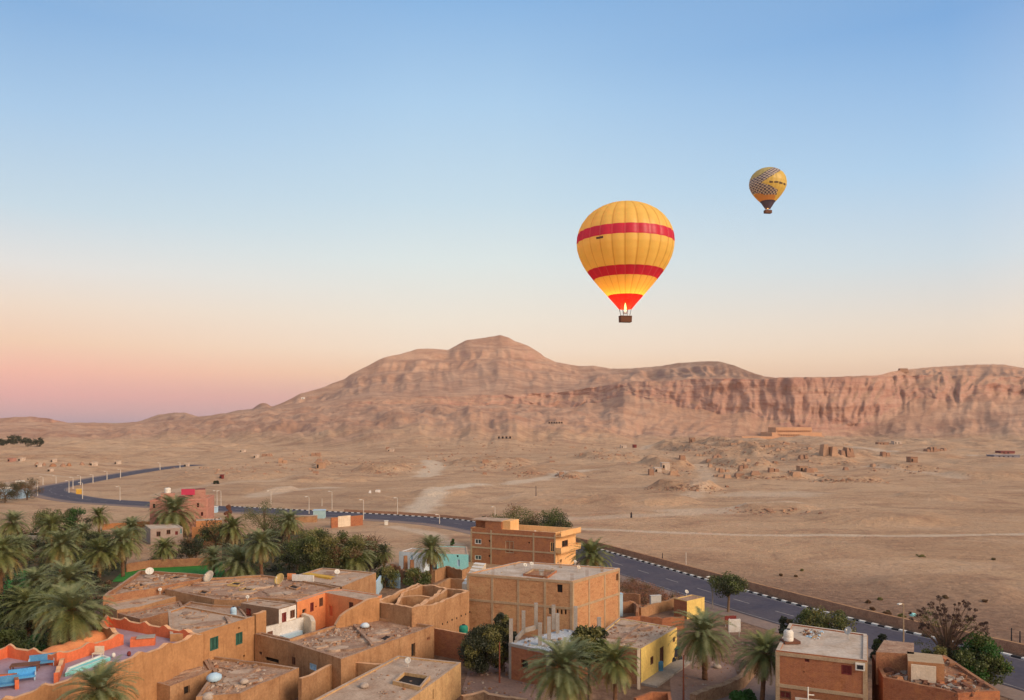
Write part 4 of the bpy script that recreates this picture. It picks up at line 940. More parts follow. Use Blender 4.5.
mb = MB(); P = xy([(-20, 676, 6), (15, 673.5, 6), (17, 680, 6)], 6); thick(mb, P, lambda s, x, y: 6.0, zf_, .3, salmon, wood_red, brick_r, .6); mb.build('low_brick_wall', root)
def on_floor(px, py, z=5.2): return px2w(px, py, z)
# turquoise basin
P = xy([(66, 673), (69, 668), (101, 655.5), (109, 657.5)], 5.5); P = P if area(P) > 0 else P[::-1]; mb = MB(); thick(mb, P[::-1], lambda s, x, y: 5.55, zf_, .2, white, teal, white, 1, closed=True); mb.build('basin_rim', root)
sheet(P, 5.42, teal, .01, 1).build('basin_floor', root)
# brick block with slab on the terrace
p = on_floor(143, 645); mb = MB(); mb.box((p.x, p.y, zf_ + .4), (2.3, 1.1, .8), salmon, .35); mb.box((p.x + .3, p.y, zf_ + .86), (1.7, 1.2, .1), conc_g, .35)
single(mb, 'oven_block', 'orange masonry block with grey slab standing on the lilac terrace', 'oven', (p.x, p.y, zf_))
# vaulted rooms behind the terrace
for (px, Yd, r_, zt2, lab) in ((58, 80.5, 2.0, 5.5, 'left'), (75, 82, 1.9, 5.6, 'middle'), (91, 84.5, 2.1, 5.9, 'right')):
    X_ = (px - 512) * Yd / F; mb = MB(); mb.lathe([(r_, 0), (r_, zt2 - 1.7), (r_ * .93, zt2 - 1.0), (r_ * .7, zt2 - .4), (r_ * .35, zt2 - .08), (.01, zt2)], orange, (X_, Yd, 0), 16)
    single(mb, 'vaulted_room', lab + ' one of three round orange rooms under the big palm', 'domed room', (X_, Yd, 0), smooth=True)

# sofas and table
def sofa(loc, rot, label, m_):
    root = thing('sofa', label, 'sofa', loc); mb = MB(); x, y, z = loc; E = lambda a, b: (x + a * math.cos(rot) - b * math.sin(rot), y + a * math.sin(rot) + b * math.cos(rot))
    mb.box((*E(0, 0), z + .38), (2.1, .8, .16), m_, rot); mb.build('seat_cushion', root)
    mb = MB(); mb.box((*E(0, .36), z + .68), (2.1, .16, .6), m_, rot); mb.build('backrest', root)
    for sx_ in (-1, 1): mb = MB(); mb.box((*E(sx_ * 1.02, 0), z + .5), (.08, .8, .45), lblue, rot); mb.build('armrest', root)
    for sx_ in (-1, 1):
        for sy in (-1, 1): mb = MB(); mb.box((*E(sx_ * .98, sy * .33), z + .15), (.09, .09, .3), lblue, rot); mb.build('leg', root)
    return root
p = on_floor(42, 666); sofa((p.x, p.y, zf_ + .02), .45, 'blue wooden sofa against the salmon wall of the terrace', blue_p)
p = on_floor(22, 681); sofa((p.x, p.y, zf_ + .02), .5, 'bright blue low sofa at the near edge of the terrace', mat('bright_blue', (.10, .40, .72), (.08, .34, .65), 1, rough=.6))
p = on_floor(4, 689); sofa((p.x, p.y, zf_ + .02), .5, 'blue grey sofa cut by the left edge of the picture', blue_p)
p = on_floor(25, 671); root = thing('table', 'low dark wooden table on the lilac terrace by the blue sofas', 'table', (p.x, p.y, zf_ + .02)); mb = MB(); rr_ = .35
mb.box((p.x, p.y, zf_ + .62), (2.3, 1.1, .08), wood, rr_); mb.build('table_top', root)
for a in (-1, 1):
    for b in (-1, 1): mb = MB(); dx, dy = a * 1.05, b * .48; mb.box((p.x + dx * math.cos(rr_) - dy * math.sin(rr_), p.y + dx * math.sin(rr_) + dy * math.cos(rr_), zf_ + .3), (.09, .09, .56), wood, rr_); mb.build('leg', root)
p = on_floor(98, 658); root = thing('chair', 'off white chair beside the turquoise basin on the terrace', 'chair', (p.x, p.y, zf_ + .02)); mb = MB(); mb.box((p.x, p.y, zf_ + .47), (.9, .6, .08), cream); mb.build('seat', root)
mb = MB(); mb.box((p.x, p.y + .28, zf_ + .8), (.9, .08, .55), cream); mb.build('backrest', root)
for a in (-.4, .4):
    for b in (-.25, .25): mb = MB(); mb.box((p.x + a, p.y + b, zf_ + .22), (.07, .07, .44), cream); mb.build('leg', root)
for (px, py, lab, m_) in ((113.5, 656.5, 'small white lamp globe on the terrace wall by the basin', offw), (129, 655, 'small red pot at the near edge of the terrace', wood_red)):
    p = on_floor(px, py, 5.3); mb = MB(); mb.lathe([(.05, 0), (.16, .05), (.2, .25), (.14, .42), (.02, .48)], m_, (p.x, p.y, zf_), 10); single(mb, 'lamp_globe' if 'lamp' in lab else 'pot', lab, 'lamp' if 'lamp' in lab else 'pot', (p.x, p.y, zf_), smooth=True)

# -- half built unit with concrete columns
h = 3.9
house('unfinished_house', 'half built red brick unit with pale slab roof and bare concrete columns', rect3((509, 643), (549, 651.5), (604, 636.5), h), h, .0, brick_r, slab_b, [(524.5, 664, 7, 8, 'hole')], amp=.0, th=.2, frame=dict(z=[3.75], sp=5), fmat=conc_g)
SL = HOUSES['half built red brick unit with pale slab roof and bare concrete columns']
for (px, yb, yt) in ((511, 642, 619), (523.5, 633, 611), (536, 628.5, 603), (540, 645, 623), (549, 640, 617), (553.5, 629, 605), (557.5, 633, 613.5), (575.5, 632, 606.5), (599, 637, 617.5)):
    p = px2w(px, yb, 3.9); zt_ = zat(yt, p.y); mb = MB(); mb.box((p.x, p.y, (3.88 + zt_) / 2), (.42, .42, zt_ - 3.88), conc_g); mb.build('column', SL[0])
mb = MB(); P = xy([(516, 639), (524, 630), (535, 627)], 4.2); thick(mb, P, lambda s, x, y: 4.4, 3.88, .2, conc_g); mb.build('low_kerb', SL[0])
rubble('cement bags and broken slabs on the pale slab among the columns', SL[2], 3.92, 90, (.12, .7), [conc_g, litter, slab_b, rock_m], 4, 22)
# -- yellow house
h = 3.9
house('yellow_house', 'yellow front house with sandy roof, brown door and windows near the stone wall', [(590, 641), (641, 648.5), (677, 627.5), (619, 617.5)], h, .06, yellow, roof_g,
      [(652, 660.5, 3.2, 8, 'window', wood, dark), (661.8, 655.5, 4, 17, 'door', wood, wood), (674, 639.5, 2.2, 5, 'window', wood, wood)], amp=.03, wmats=None)
YH = HOUSES['yellow front house with sandy roof, brown door and windows near the stone wall']
rubble('brown debris along the edges of the sandy roof of the yellow house', YH[2], YH[3], 260, (.1, .6), [roof_d, mud_d, roof_g, rock_m], 5, 23, edge=1.0)
P = YH[1]
for i in range(4):
    a, b = Vector(P[i]), Vector(P[(i + 1) % 4]); e = b - a
    if e.x > 0 and e.y < 0:
        e.normalize(); nn = Vector((e.y, -e.x)); mb = MB(); wallgrid(mb, a + nn * .02, b + nn * .02, 0, lambda x, y: 3.8, mud_d, []); mb.build('bare_side_wall', YH[0])
    if e.x > 0 and e.y > 0:
        e.normalize(); nn = Vector((e.y, -e.x)); L = (b - a).length; c = (a + b) / 2; mb = MB()
        mb.box((c.x + nn.x * .9, c.y + nn.y * .9, .12), (L, 1.8, .24), conc_g, math.atan2(e.y, e.x)); mb.build('pavement_step', YH[0])
        pA = a
        q = a + e * L * .55 + nn * .9; px_ = q
mb = MB(); p = px2w(638.6, 689, 0); mb.box((p.x, p.y, 2.1), (.3, .3, 4.2), cream); single(mb, 'gate_post', 'tall cream post at the near corner of the yellow house', 'post', (p.x, p.y, 0))
p = px2w(660, 672.5, 0); mb = MB(); mb.lathe([(.35, 0), (.36, .3), (.38, .32), (.36, .6), (.38, .62), (.35, .98), (.0, 1.0)], blue_p, (p.x, p.y, .25), 14); single(mb, 'barrel', 'deep blue barrel beside the door of the yellow house', 'barrel', (p.x, p.y, .25), smooth=True)
p = px2w(672, 661, 0); root = thing('cart', 'dark covered cart parked at the far end of the yellow front', 'cart', (p.x, p.y, 0)); mb = MB()
mb.box((p.x, p.y, 1.05), (1.9, 1.2, .9), black_m, .7, taper=.85); mb.build('body', root); mb = MB(); mb.box((p.x + .1, p.y, 1.62), (1.6, 1.1, .2), green_s, .7, taper=.6); mb.build('cover', root)
for a in (-.6, .6): mb = MB(); mb.tube([(p.x + a * .76 + .4, p.y + a * .64 - .5, .35), (p.x + a * .76 + .5, p.y + a * .64 - .62, .35)], .35, black_m, 12); mb.build('wheel', root)

# -- mud brick ruins between the big house and the road
def ywall(pts, z, label, m_=mud_d, th=.35, amp=.25, name='ruined_wall', capm=None, step=.6, z0=0):
    P = xy(pts, z); mb = MB(); thick(mb, P, lambda s, x, y: z + wob(x * 1.5, y * 1.5, amp), z0, th, m_, m_, capm or m_, step)
    return single(mb, name, label, 'wall', (P[0][0], P[0][1], 0))
ywall([(620, 618), (640, 616), (662, 618), (684, 617)], 1.7, 'long ragged brown mud brick wall behind the yellow house', brick_r)
ywall([(622, 602), (634, 601.5), (638, 606), (637, 612)], 1.6, 'broken cell wall close behind the large brick house', mud_d)
ywall([(640, 608), (652, 604), (668, 600), (676, 597)], 1.5, 'low broken mud wall running up to the small yellow hut', mud)
ywall([(618, 592), (630, 593), (640, 594)], 1.8, 'stub of brown wall touching the right end of the brick house', mud_d)
rubble('mounds of red earth and brick fragments between brick house and road', xy([(622, 612), (640, 609), (684, 612), (684, 598), (664, 595), (625, 596)], 0), .02, 420, (.2, 1.1), [mud_d, mud, brick_r, mud_d, rock_m], 8, 24)
house('hut', 'tiny yellow hut with brown side wall beside the road', rect3((674, 598), (687, 601), (704.5, 597), 2.6), 2.6, .06, yellow, roof_d, [(700.5, 604, 1.6, 5, 'hole')][:0], amp=.03)
HT = HOUSES['tiny yellow hut with brown side wall beside the road']; P = HT[1]
for i in range(4):
    a, b = Vector(P[i]), Vector(P[(i + 1) % 4]); e = b - a
    if e.x > 0 and e.y < 0: e.normalize(); nn = Vector((e.y, -e.x)); mb = MB(); wallgrid(mb, a + nn * .02, b + nn * .02, 0, lambda x, y: 2.5, brick_r, []); mb.build('brick_side_wall', HT[0])
# shed boxes beside the brick house
for (px, py, w_, d_, h_, m_, lab) in ((655.5, 612, 1.6, .5, 2.4, metal, 'tall grey metal box against the ruined walls'), (618, 616, 1.2, .8, 3.2, lblue, 'pale blue cabinet at the corner of the large brick house')):
    p = px2w(px, py, 0); mb = MB(); mb.box((p.x, p.y, h_ / 2), (w_, d_, h_), m_, .2); mb.box((p.x, p.y, h_ + .04), (w_ + .1, d_ + .1, .08), m_, .2); single(mb, 'cabinet', lab, 'cabinet', (p.x, p.y, 0))
# stone garden wall by the lane
ywall([(693, 694), (700, 690.5), (722, 684.5), (741, 676), (752, 664), (757, 652)], 1.25, 'curving rubble stone wall beside the lane and palms', stone_w, .7, .15, 'stone_wall', stone_w)
ywall([(462, 696), (484, 691), (505, 697), (527, 699)], 1.1, 'low broken stone wall at the bottom edge left of the palm', stone_w, .5, .25, 'stone_wall', cap_m)
ywall([(635, 698), (652, 692), (669, 692), (671, 706)], 1.6, 'red brown brick yard wall at the bottom under the yellow house', brick_r, .3, .05, 'yard_wall')
ywall([(435, 628), (473, 635)], 3.2, 'straight brown brick wall joining the ruin to the large brick house', brick_r, .3, .06, 'brick_wall', cap_m)
mb = sheet(xy([(668, 660), (700, 652), (735, 668), (742, 692), (720, 705), (672, 705)], 0), .03, path_m, .02, 3); mb.build('dirt_yard')['kind'] = 'structure'
mb = sheet(xy([(690, 712), (715, 694), (744, 684), (762, 656), (785, 655), (776, 700), (750, 720)], 0), .045, mat('lane_grey', (.17, .13, .12), (.21, .15, .13), .5), .02, 3); mb.build('lane')['kind'] = 'structure'
mb = sheet(xy([(462, 690), (470, 665), (508, 655), (560, 700), (480, 712)], 0), .03, path_m, .02, 3); mb.build('dirt_yard')['kind'] = 'structure'
rubble('stones and litter on the waste ground in front of the dark willow like tree', xy([(462, 690), (472, 668), (510, 664), (560, 695), (520, 712), (470, 706)], 0), .04, 260, (.1, .5), [litter, rock_m, mud_d, path_m, stone_w], 6, 25)
rubble('stones and litter on the bare ground of the lane by the stone wall', xy([(668, 692), (690, 670), (740, 640), (765, 650), (740, 690), (700, 705)], 0), .04, 160, (.08, .35), [litter, rock_m, mud_d, stone_w], 6, 26)

# -- right brick house
h = 7.6
house('brick_house', 'orange brick house with wide concrete roof carrying a white water tank', [(776, 650), (867, 660.5), (867, 634), (789.5, 623)], h, .10, brick_r, roof_c,
      [(807, 660, 4.6, 4, 'window', wood_red, wood), (846.5, 670, 10.5, 9.5, 'window', wood_red, wood_red), (804, 672, 1.4, 1.2, 'hole'), (785, 695, 12, 8, 'window', wood, wood_red)], amp=.02, frame=dict(z=[4.5, 7.32], sp=30, walls=[0, 1, 2, 3]), fmat=conc)
RB = HOUSES['orange brick house with wide concrete roof carrying a white water tank']
house('annex', 'low concrete roofed annex in front of the right brick house', [(795, 697), (874, 706), (880, 730), (800, 722)], 4.3, .08, conc, roof_c, amp=.02)
rubble('rags and bricks on the annex roof at the bottom edge', HOUSES['low concrete roofed annex in front of the right brick house'][2], 4.2, 60, (.1, .5), [litter, rock_m, conc_g], 3, 27)
# pile of firewood / cloth on that roof
Pq = xy([(800, 634), (806, 628), (823, 632), (818, 640)], 7.5)
rubble('heap of wood and rags in the middle of the concrete roof', Pq, RB[3], 90, (.15, .6), [wood, litter, lblue, mud_d, conc], 2, 28)
p = px2w(846.5, 669, 7); r = opening_on(RB[1], (860.3, 666, 7.5, 6.5))
a, b = Vector(RB[1][r[0]]), Vector(RB[1][(r[0] + 1) % 4]); e = (b - a).normalized(); nn = Vector((e.y, -e.x)); q = a + e * (r[1] + r[2]) / 2; zc = (r[3] + r[4]) / 2
root = thing('air_conditioner', 'white air conditioner box on the wall of the right brick house', 'air conditioner', (q.x, q.y, zc - .3)); mb = MB(); mb.box((q.x + nn.x * .2, q.y + nn.y * .2, zc), (.75, .4, .58), offw, math.atan2(e.y, e.x)); mb.build('case', root)
mb = MB(); mb.box((q.x + nn.x * .41, q.y + nn.y * .41, zc), (.5, .02, .36), black_m, math.atan2(e.y, e.x)); mb.build('grille', root)
# pipe in front
p = px2w(805.5, 700, 4.3); mb = MB(); mb.tube([(p.x, p.y - .6, 4.1), (p.x, p.y - .6, 5.6)], .06, offw, 8); mb.tube([(p.x, p.y - .6, 4.95), (p.x + .5, p.y - .6, 4.92)], .05, offw, 8)
single(mb, 'vent_pipe', 'white vent pipe with a side arm on the annex roof', 'pipe', (p.x, p.y - .6, 4.1))

# -- cluttered brick house on the far right
h = 6.0
house('brick_house', 'red brick house with cluttered open roof at the bottom right corner', [(883, 677), (958, 693), (1000, 691), (945, 655), (872, 655)], h, .18, brick_r, mud_d,
      [(908.5, 685, 3, 4, 'hole'), (963, 699, 5, 3, 'hole')][:1], amp=.08, capm=mud_d, inner=mud_d)
CR = HOUSES['red brick house with cluttered open roof at the bottom right corner']
rubble('planks, rags and broken bricks covering the cluttered roof', CR[2], CR[3], 620, (.15, 1.1), [wood, litter, mud_d, rock_m, conc_g, brick_r, mud_d, wood], 9, 29)
def roomlet(pts, z, zb, m_, rm, name, label, front=None):
    P = xy(pts, z); P = P if area(P) > 0 else P[::-1]; mb = MB()
    for i in range(len(P)): mb.face([(*P[i], zb), (*P[(i + 1) % len(P)], zb), (*P[(i + 1) % len(P)], z), (*P[i], z)], m_, [(0, zb), ((Vector(P[i]) - Vector(P[(i + 1) % len(P)])).length, zb), ((Vector(P[i]) - Vector(P[(i + 1) % len(P)])).length, z), (0, z)])
    mb.face([(*p, z) for p in P], rm)
    o = single(mb, name, label, 'room', (*P[0], zb)); return o, P
roomlet([(876, 652), (914, 654), (914, 643), (884, 640)], 7.4, 4.5, mud_d, roof_d, 'roof_room', 'brown roof room with pale plaster patches behind the cluttered roof')
roomlet([(908, 661), (944.5, 664), (942, 655), (907, 651.5)], 7.4, 4.5, mat('bare_brown', (.42, .21, .10), (.36, .17, .08), 1), conc, 'roof_room', 'roof room with cream plaster front beside the big green tree')
for pts, z, zz0, lab in (([(911, 664.0), (936, 666.6)], 7.25, 5.6, 'a'), ([(879, 653.3), (889, 653.9)], 7.1, 6.1, 'b'), ([(892, 653.9), (905, 654.7)], 7.1, 6.0, 'c')):
    P = xy([(x, y - .1) for x, y in pts], z); a, b = Vector(P[0]), Vector(P[1]); 
    mb = MB(); e = (b - a).normalized(); nn = Vector((e.y, -e.x)); L = (b - a).length; c = (a + b) / 2 + nn * .06
    mb.box((c.x, c.y, (z + zz0) / 2), (L, .12, z - zz0), cream, math.atan2(e.y, e.x))
    single(mb, 'plaster_panel', {'a': 'wide cream plaster panel on the front of the roof room by the green tree', 'b': 'small cream plaster patch on the brown roof room', 'c': 'faded grey cream plaster patch on the brown roof room'}[lab], 'wall panel', (c.x, c.y, zz0))
for (px, py, w_, d_, lab, m_, rot) in ((923, 674, 1.6, .7, 'long pale metal sheet lying on the cluttered roof', metal, -.3), (950, 681, 1.2, .6, 'light blue white sack on the cluttered roof', blue_w, .4), (892, 671, 1.3, .5, 'thin pale board on the cluttered roof', cream, -.2), (905, 668, 1.8, .9, 'grey tarpaulin spread on the cluttered roof', conc_g, -.15)):
    p = px2w(px, py, 5.6); mb = MB(); mb.box((p.x, p.y, 5.55), (w_, d_, .12), m_, rot, rx=.12, taper=.85, jit=.05); single(mb, 'roof_scrap', lab, 'scrap', (p.x, p.y, 5.5))

# -- houses between the palm and the far brick house
house('blue_white_house', 'bluish white walled house left of the lone palm', rect3((399, 551.5), (424, 553), (436, 549), 3.6), 3.6, .1, blue_w, roof_g, [(411.5, 559, 2.6, 8, 'door', lblue, lblue), (405, 558, 2, 4, 'window', wood, dark)], amp=.02)
house('turquoise_house', 'low turquoise house with dusty roof beside the far brick house', rect3((437, 553.5), (468.5, 554.5), (467, 546.5), 3.2), 3.2, .1, turq, roof_g, [(457.5, 556.2, 2, 2, 'hole'), (458.5, 563, 2.6, 7, 'door', lblue, lblue), (440, 559, 2, 5, 'hole')], amp=.02)
ywall([(383, 570), (395, 566), (406, 571), (418, 569)], 2.2, 'ragged brown mud walls in front of the bluish white house', mud_d, .5, .8)
ywall([(434, 571), (446, 566), (462, 570), (470, 567)], 2.0, 'brown mud wall right of the lone palm trunk', mud, .4, .3)
ywall([(436, 585), (450, 578), (468, 580)], 2.6, 'mud wall with sloping top behind the roofless ruin', mud, .4, .2)
ywall([(376, 582), (383, 572), (400, 574)], 2.4, 'pale grey blue wall in shade beside the brushy shrubs', lblue, .3, .1)
for (px, py, hh, lab) in ((405.5, 573, 3.2, 'first'), (412, 574, 2.6, 'b'), (392, 575, 2.0, 'c')):
    p = px2w(px, py, 0); mb = MB(); mb.box((p.x, p.y, hh / 2), (.8, .6, hh), mud_d, .3, taper=.8)
    single(mb, 'wall_stump', {'first': 'tallest brown wall stump in front of the bluish white house', 'b': 'middle height brown wall stump left of the palm trunk', 'c': 'shortest brown wall stump above the brushy shrubs'}[lab], 'wall', (p.x, p.y, 0))
# cream gate and walls at the road
p0, p1 = px2w(331, 528, 0), px2w(362.5, 525, 0)
mb = MB(); thick(mb, [(p0.x, p0.y), (p1.x, p1.y)], lambda s, x, y: 2.7, 0, .4, brick_r, brick_r, mud, 1); single(mb, 'brick_wall', 'brick wall with broad cream gate panel close to the road', 'wall', (p0.x, p0.y, 0))
a, b = Vector((p0.x, p0.y)), Vector((p1.x, p1.y)); e = (b - a).normalized(); nn = Vector((e.y, -e.x)); c = a.lerp(b, .40) + nn * .24; mb = MB(); mb.box((c.x, c.y, 1.5), (3.7, .1, 2.9), cream, math.atan2(e.y, e.x)); single(mb, 'gate', 'broad cream metal gate in the brick wall close to the road', 'gate', (c.x, c.y, 0))
for (px, py, w_, d_, h_, m_, rm, name, lab) in ((319.5, 518, 3.3, 2.4, 2.3, mat('pale_turquoise', (.36, .52, .54), (.30, .44, .46), 1), lblue, 'kiosk', 'pale turquoise kiosk at the near side of the road'), (386.3, 525, .9, .9, 1.1, offw, offw, 'tank', 'small white cube tank on the sand by the road'),
       (306, 522, 6, 2, 1.7, mud, roof_g, 'wall_block', 'low pale mud block left of the brick wall and gate'), (213, 512.5, 2.6, 2, 1.8, lblue, offw, 'kiosk', 'small bluish kiosk right of the tall pink brick block')):
    p = px2w(px, py, 0); mb = MB(); mb.box((p.x, p.y, h_ / 2), (w_, d_, h_), m_, .1); mb.box((p.x, p.y, h_ + .06), (w_ + .25, d_ + .25, .12), rm, .1); single(mb, name, lab, name.replace('_', ' '), (p.x, p.y, 0))
ywall([(8, 538), (22, 534), (34, 536), (46, 535)], 2.2, 'cream stone wall showing between the palms at the left', cream, .5, .4)
ywall([(102, 524), (150, 521)], 1.5, 'low orange bank wall behind the palms below the road', mat('orange_mud', (.50, .22, .09)), .5, .3)
# far buildings behind dark trees at left edge
for (px, py, w_, h_, m_, lab) in ((6, 498, 14, 3.5, lblue, 'bluish flat house among dark trees at the left edge'), (20, 489, 10, 3.0, conc_g, 'grey house behind the dark trees at the left edge')):
    p = px2w(px, py, 0); mb = MB(); mb.box((p.x, p.y, h_ / 2), (w_, 6, h_), m_, .1, top=roof_g); mb.box((p.x, p.y, h_ + .25), (w_ * .3, 2, .5), offw, .1)
    for k in range(3): mb.box((p.x - w_ * .3 + k * w_ * .28, p.y - 3.0, h_ * .55), (1.1, .3, 1.2), dark, .1)
    single(mb, 'far_house', lab, 'house', (p.x, p.y, 0))
# roadside retaining wall
road_stone = mat('road_wall_stone', (.43, .24, .15), (.31, .165, .105), 1.1, bstr=.9, bdist=.12, fine=.35); K = offset_line(road, -HW - 2.3); j0 = 0; sK = s; jj = int(np.searchsorted(s, s[ismall] * .86))
P = [tuple(K[i]) for i in range(0, jj, 3)]; mb = MB()
thick(mb, P[::-1], lambda s_, x, y: float(np.interp(y, [60, 120, 150, 230], [1.25, 1.3, 1.1, .8])) + wob(x, y, .05), -.2, .5, road_stone, road_stone, mud, 2.2)
o = single(mb, 'retaining_wall', 'long low brown stone retaining wall along the far side of the road', 'wall', (P[0][0], P[0][1], 0))

for i, (k, n, rd) in enumerate([('long mud house with messy brown roof beside the green field', 9, 2), ('mud house with broad brown roof holding the two large dishes', 16, 4), ('low mud house with smooth pinkish grey roof behind the terrace', 3, 0),
      ('two storey mud house with two green shuttered windows and grey roof', 8, 1), ('flat roofed mud house with a yellow painted roof edge in front of the bushy trees', 7, 0), ('wide mud house with rubble strewn roof, arched door and pale blue window', 12, 3),
      ('front mud house with debris covered roof below the green shutters', 9, 3), ('pale yellow mud house with flat roof and sunken light well at the bottom edge', 0, 0), ('yellow front house with sandy roof, brown door and windows near the stone wall', 8, 1),
      ('low mud house tucked under the ochre terrace wall', 4, 1), ('small house with white front wall and grey roof in the court', 3, 0)]): roof_bits(HOUSES[k], n, 50 + i, rd)

def pit_shade(H, pts, label_m=mud, rim=.22):
    root, P_, Q_, zr = H; P = xy(pts, zr); P = P if area(P) > 0 else P[::-1]; mb = MB(); thick(mb, P[::-1], lambda s, x, y: zr + rim + wob(x * 2, y * 2, .1), zr - .1, .22, label_m, label_m, roof_d, .6, closed=True); mb.build('pit_rim', root)
    sheet(inset(P, .08), zr + .085, dark, 0, 0).build('pit_shade', root)  # no hole in the roof: a dark sheet inside the rim paints the pit's shade
pit_shade(DR, [(228, 585.5), (234, 583), (243, 584), (238, 586.5)], dishy); pit_shade(DR, [(240, 590.5), (245, 588.5), (254, 590), (250, 592)], dishy); pit_shade(DR, [(196, 594), (202, 591.5), (210, 593), (205, 595.5)]); pit_shade(DR, [(287, 588), (292, 586), (300, 588), (296, 590)])
HL = HOUSES['long mud house with messy brown roof beside the green field']; pit_shade(HL, [(124, 588.5), (140, 584.5), (146, 586.5), (132, 590)]); pit_shade(HL, [(168, 578.5), (178, 576.5), (186, 577.5), (176, 580)])
pit_shade(RR, [(378, 640), (386, 636), (392, 637.5), (385, 641.5)], mud, .1)
# ---------------------------------------------------------------- vegetation
def palm_templates():
    out = []
    for sd_ in range(5):
        rs = np.random.RandomState(100 + sd_); V = []; Fc = []; M = []
        nf = 112
        for i in range(nf):
            age = i / nf; az = i * 2.39996 + rs.uniform(-.2, .2); el = math.radians(82 - 122 * age ** .9 + rs.uniform(-8, 8)); L = rs.uniform(3.3, 4.1) * (1 - .22 * (age < .1))
            ns = 12; droop = math.radians(40 + 32 * rs.rand() + 18 * (1 - age)); p = np.array([0, 0, 0.]); P = [p.copy()]; T = []
            tw = rs.uniform(-.12, .12)
            for k in range(ns):
                t = (k + .5) / ns; e = el - droop * t ** 1.5; a = az + tw * t * 3; d = np.array([math.cos(e) * math.cos(a), math.cos(e) * math.sin(a), math.sin(e)]); p = p + d * L / ns; P.append(p.copy()); T.append(d)
            P = np.array(P); T = np.array(T + [T[-1]]); mi = 0 if age < .62 else (1 if age < .86 else 2)
            if rs.rand() < .12: mi = 1
            side0 = np.array([-math.sin(az), math.cos(az), 0.])
            for k in range(ns):                       # midrib
                w_ = .035 * (1 - k / ns) + .012; b = len(V); V += [P[k] - side0 * w_, P[k] + side0 * w_, P[k + 1] + side0 * w_ * .8, P[k + 1] - side0 * w_ * .8]; Fc.append((b, b + 1, b + 2, b + 3)); M.append(3 if k < 5 else mi)
            nl = 26
            for j in range(nl):
                t = .14 + .86 * j / nl; x = t * ns; k = min(ns - 1, int(x)); q = P[k] + (P[k + 1] - P[k]) * (x - k); d = T[k]; side = np.cross(d, [0, 0, 1.]); side /= np.linalg.norm(side) + 1e-6; up = np.cross(side, d)
                ll = .58 * (math.sin(math.pi * min(1, .18 + .80 * t)) ** .6) * rs.uniform(.8, 1.1)
                for sg in (-1, 1):
                    v = side * sg * .78 + d * .58 + up * rs.uniform(.05, .35); v = v / np.linalg.norm(v); v[2] -= .16; e2 = q + v * ll; b = len(V); w_ = .042
                    V += [q - d * w_, q + d * w_, e2 + d * .010, e2 - d * .010]; Fc.append((b, b + 1, b + 2, b + 3)); M.append(mi)
        V = np.array(V); V[:, :2] *= .93
        crown = npmesh('crown', V, np.array(Fc), [palm_g if sd_ % 2 else palm_b, palm_g, palm_o, palm_o], np.array(M))
        # dead fronds hanging under the crown
        V = []; Fc = []
        for i in range(26):
            az = rs.uniform(0, 6.28); L = rs.uniform(1.4, 2.6); r0 = .22; P = [np.array([r0 * math.cos(az), r0 * math.sin(az), -.1])]; o = rs.uniform(.25, .75)
            for k in range(5): P.append(P[-1] + np.array([math.cos(az) * o * (1 - k / 5), math.sin(az) * o * (1 - k / 5), -1.0]) * L / 5 / 1.05)
            sdv = np.array([-math.sin(az), math.cos(az), 0])
            for j in range(22):
                t = j / 22 * 4.99; k = int(t); q = P[k] + (P[k + 1] - P[k]) * (t - k)
                for sg in (-1, 1):
                    e2 = q + sdv * sg * rs.uniform(.12, .3) + np.array([math.cos(az) * .1, math.sin(az) * .1, -rs.uniform(.2, .42)]); b = len(V); V += [q + [0, 0, .03], q - [0, 0, .03], e2 - [0, 0, .02], e2 + [0, 0, .02]]; Fc.append((b, b + 1, b + 2, b + 3))
        dead = npmesh('dead_fronds', np.array(V), np.array(Fc), [palm_dead])
        mb = MB(); n = 22; pts = []; rad = []; bx, by = rs.uniform(-.06, .06), rs.uniform(-.06, .06)
        for k in range(n): t = k / (n - 1); pts.append((bx * math.sin(t * 3) , by * math.sin(t * 3), t)); rad.append(.25 - .06 * t + (.03 if k % 2 else 0) + (.10 if t > .93 else 0))
        mb.tube(pts, rad, bark, 9); tr = mb.build('trunk'); tm = tr.data; bpy.data.objects.remove(tr)
        out.append((crown, dead, tm))
    return out
PT_ = palm_templates(); _pi = [0]
def palm(px, cy, wpx, cz, label, kind=None, dead=1.0, yel=0):
    Y = (HC - cz) * F / (cy - HY); X = (px - 512) * Y / F; s_ = wpx * Y / F / 5.9; k = _pi[0] % 5 if kind is None else kind; _pi[0] += 1
    r = thing('date_palm', label, 'palm tree', (X, Y, 0), 'date palms around the village'); rot = random.uniform(0, 6.28)
    r.rotation_euler = (random.uniform(-.05, .05), random.uniform(-.05, .05), 0); c, d, t = PT_[k]; czz = max(cz, .6)
    o = bpy.data.objects.new('crown', c); COL.objects.link(o); o.parent = r; o.location = (0, 0, czz); o.scale = (s_, s_, s_ * .93); o.rotation_euler = (random.uniform(-.06, .06), random.uniform(-.06, .06), rot)
    o = bpy.data.objects.new('dead_fronds', d); COL.objects.link(o); o.parent = r; o.location = (0, 0, czz); o.scale = (s_ * dead, s_ * dead, min(s_, czz / 2.8) * dead); o.rotation_euler = (0, 0, rot)
    o = bpy.data.objects.new('trunk', t); COL.objects.link(o); o.parent = r; o.scale = (s_, s_, czz); o.rotation_euler = (0, 0, rot)
    return r
random.seed(11)
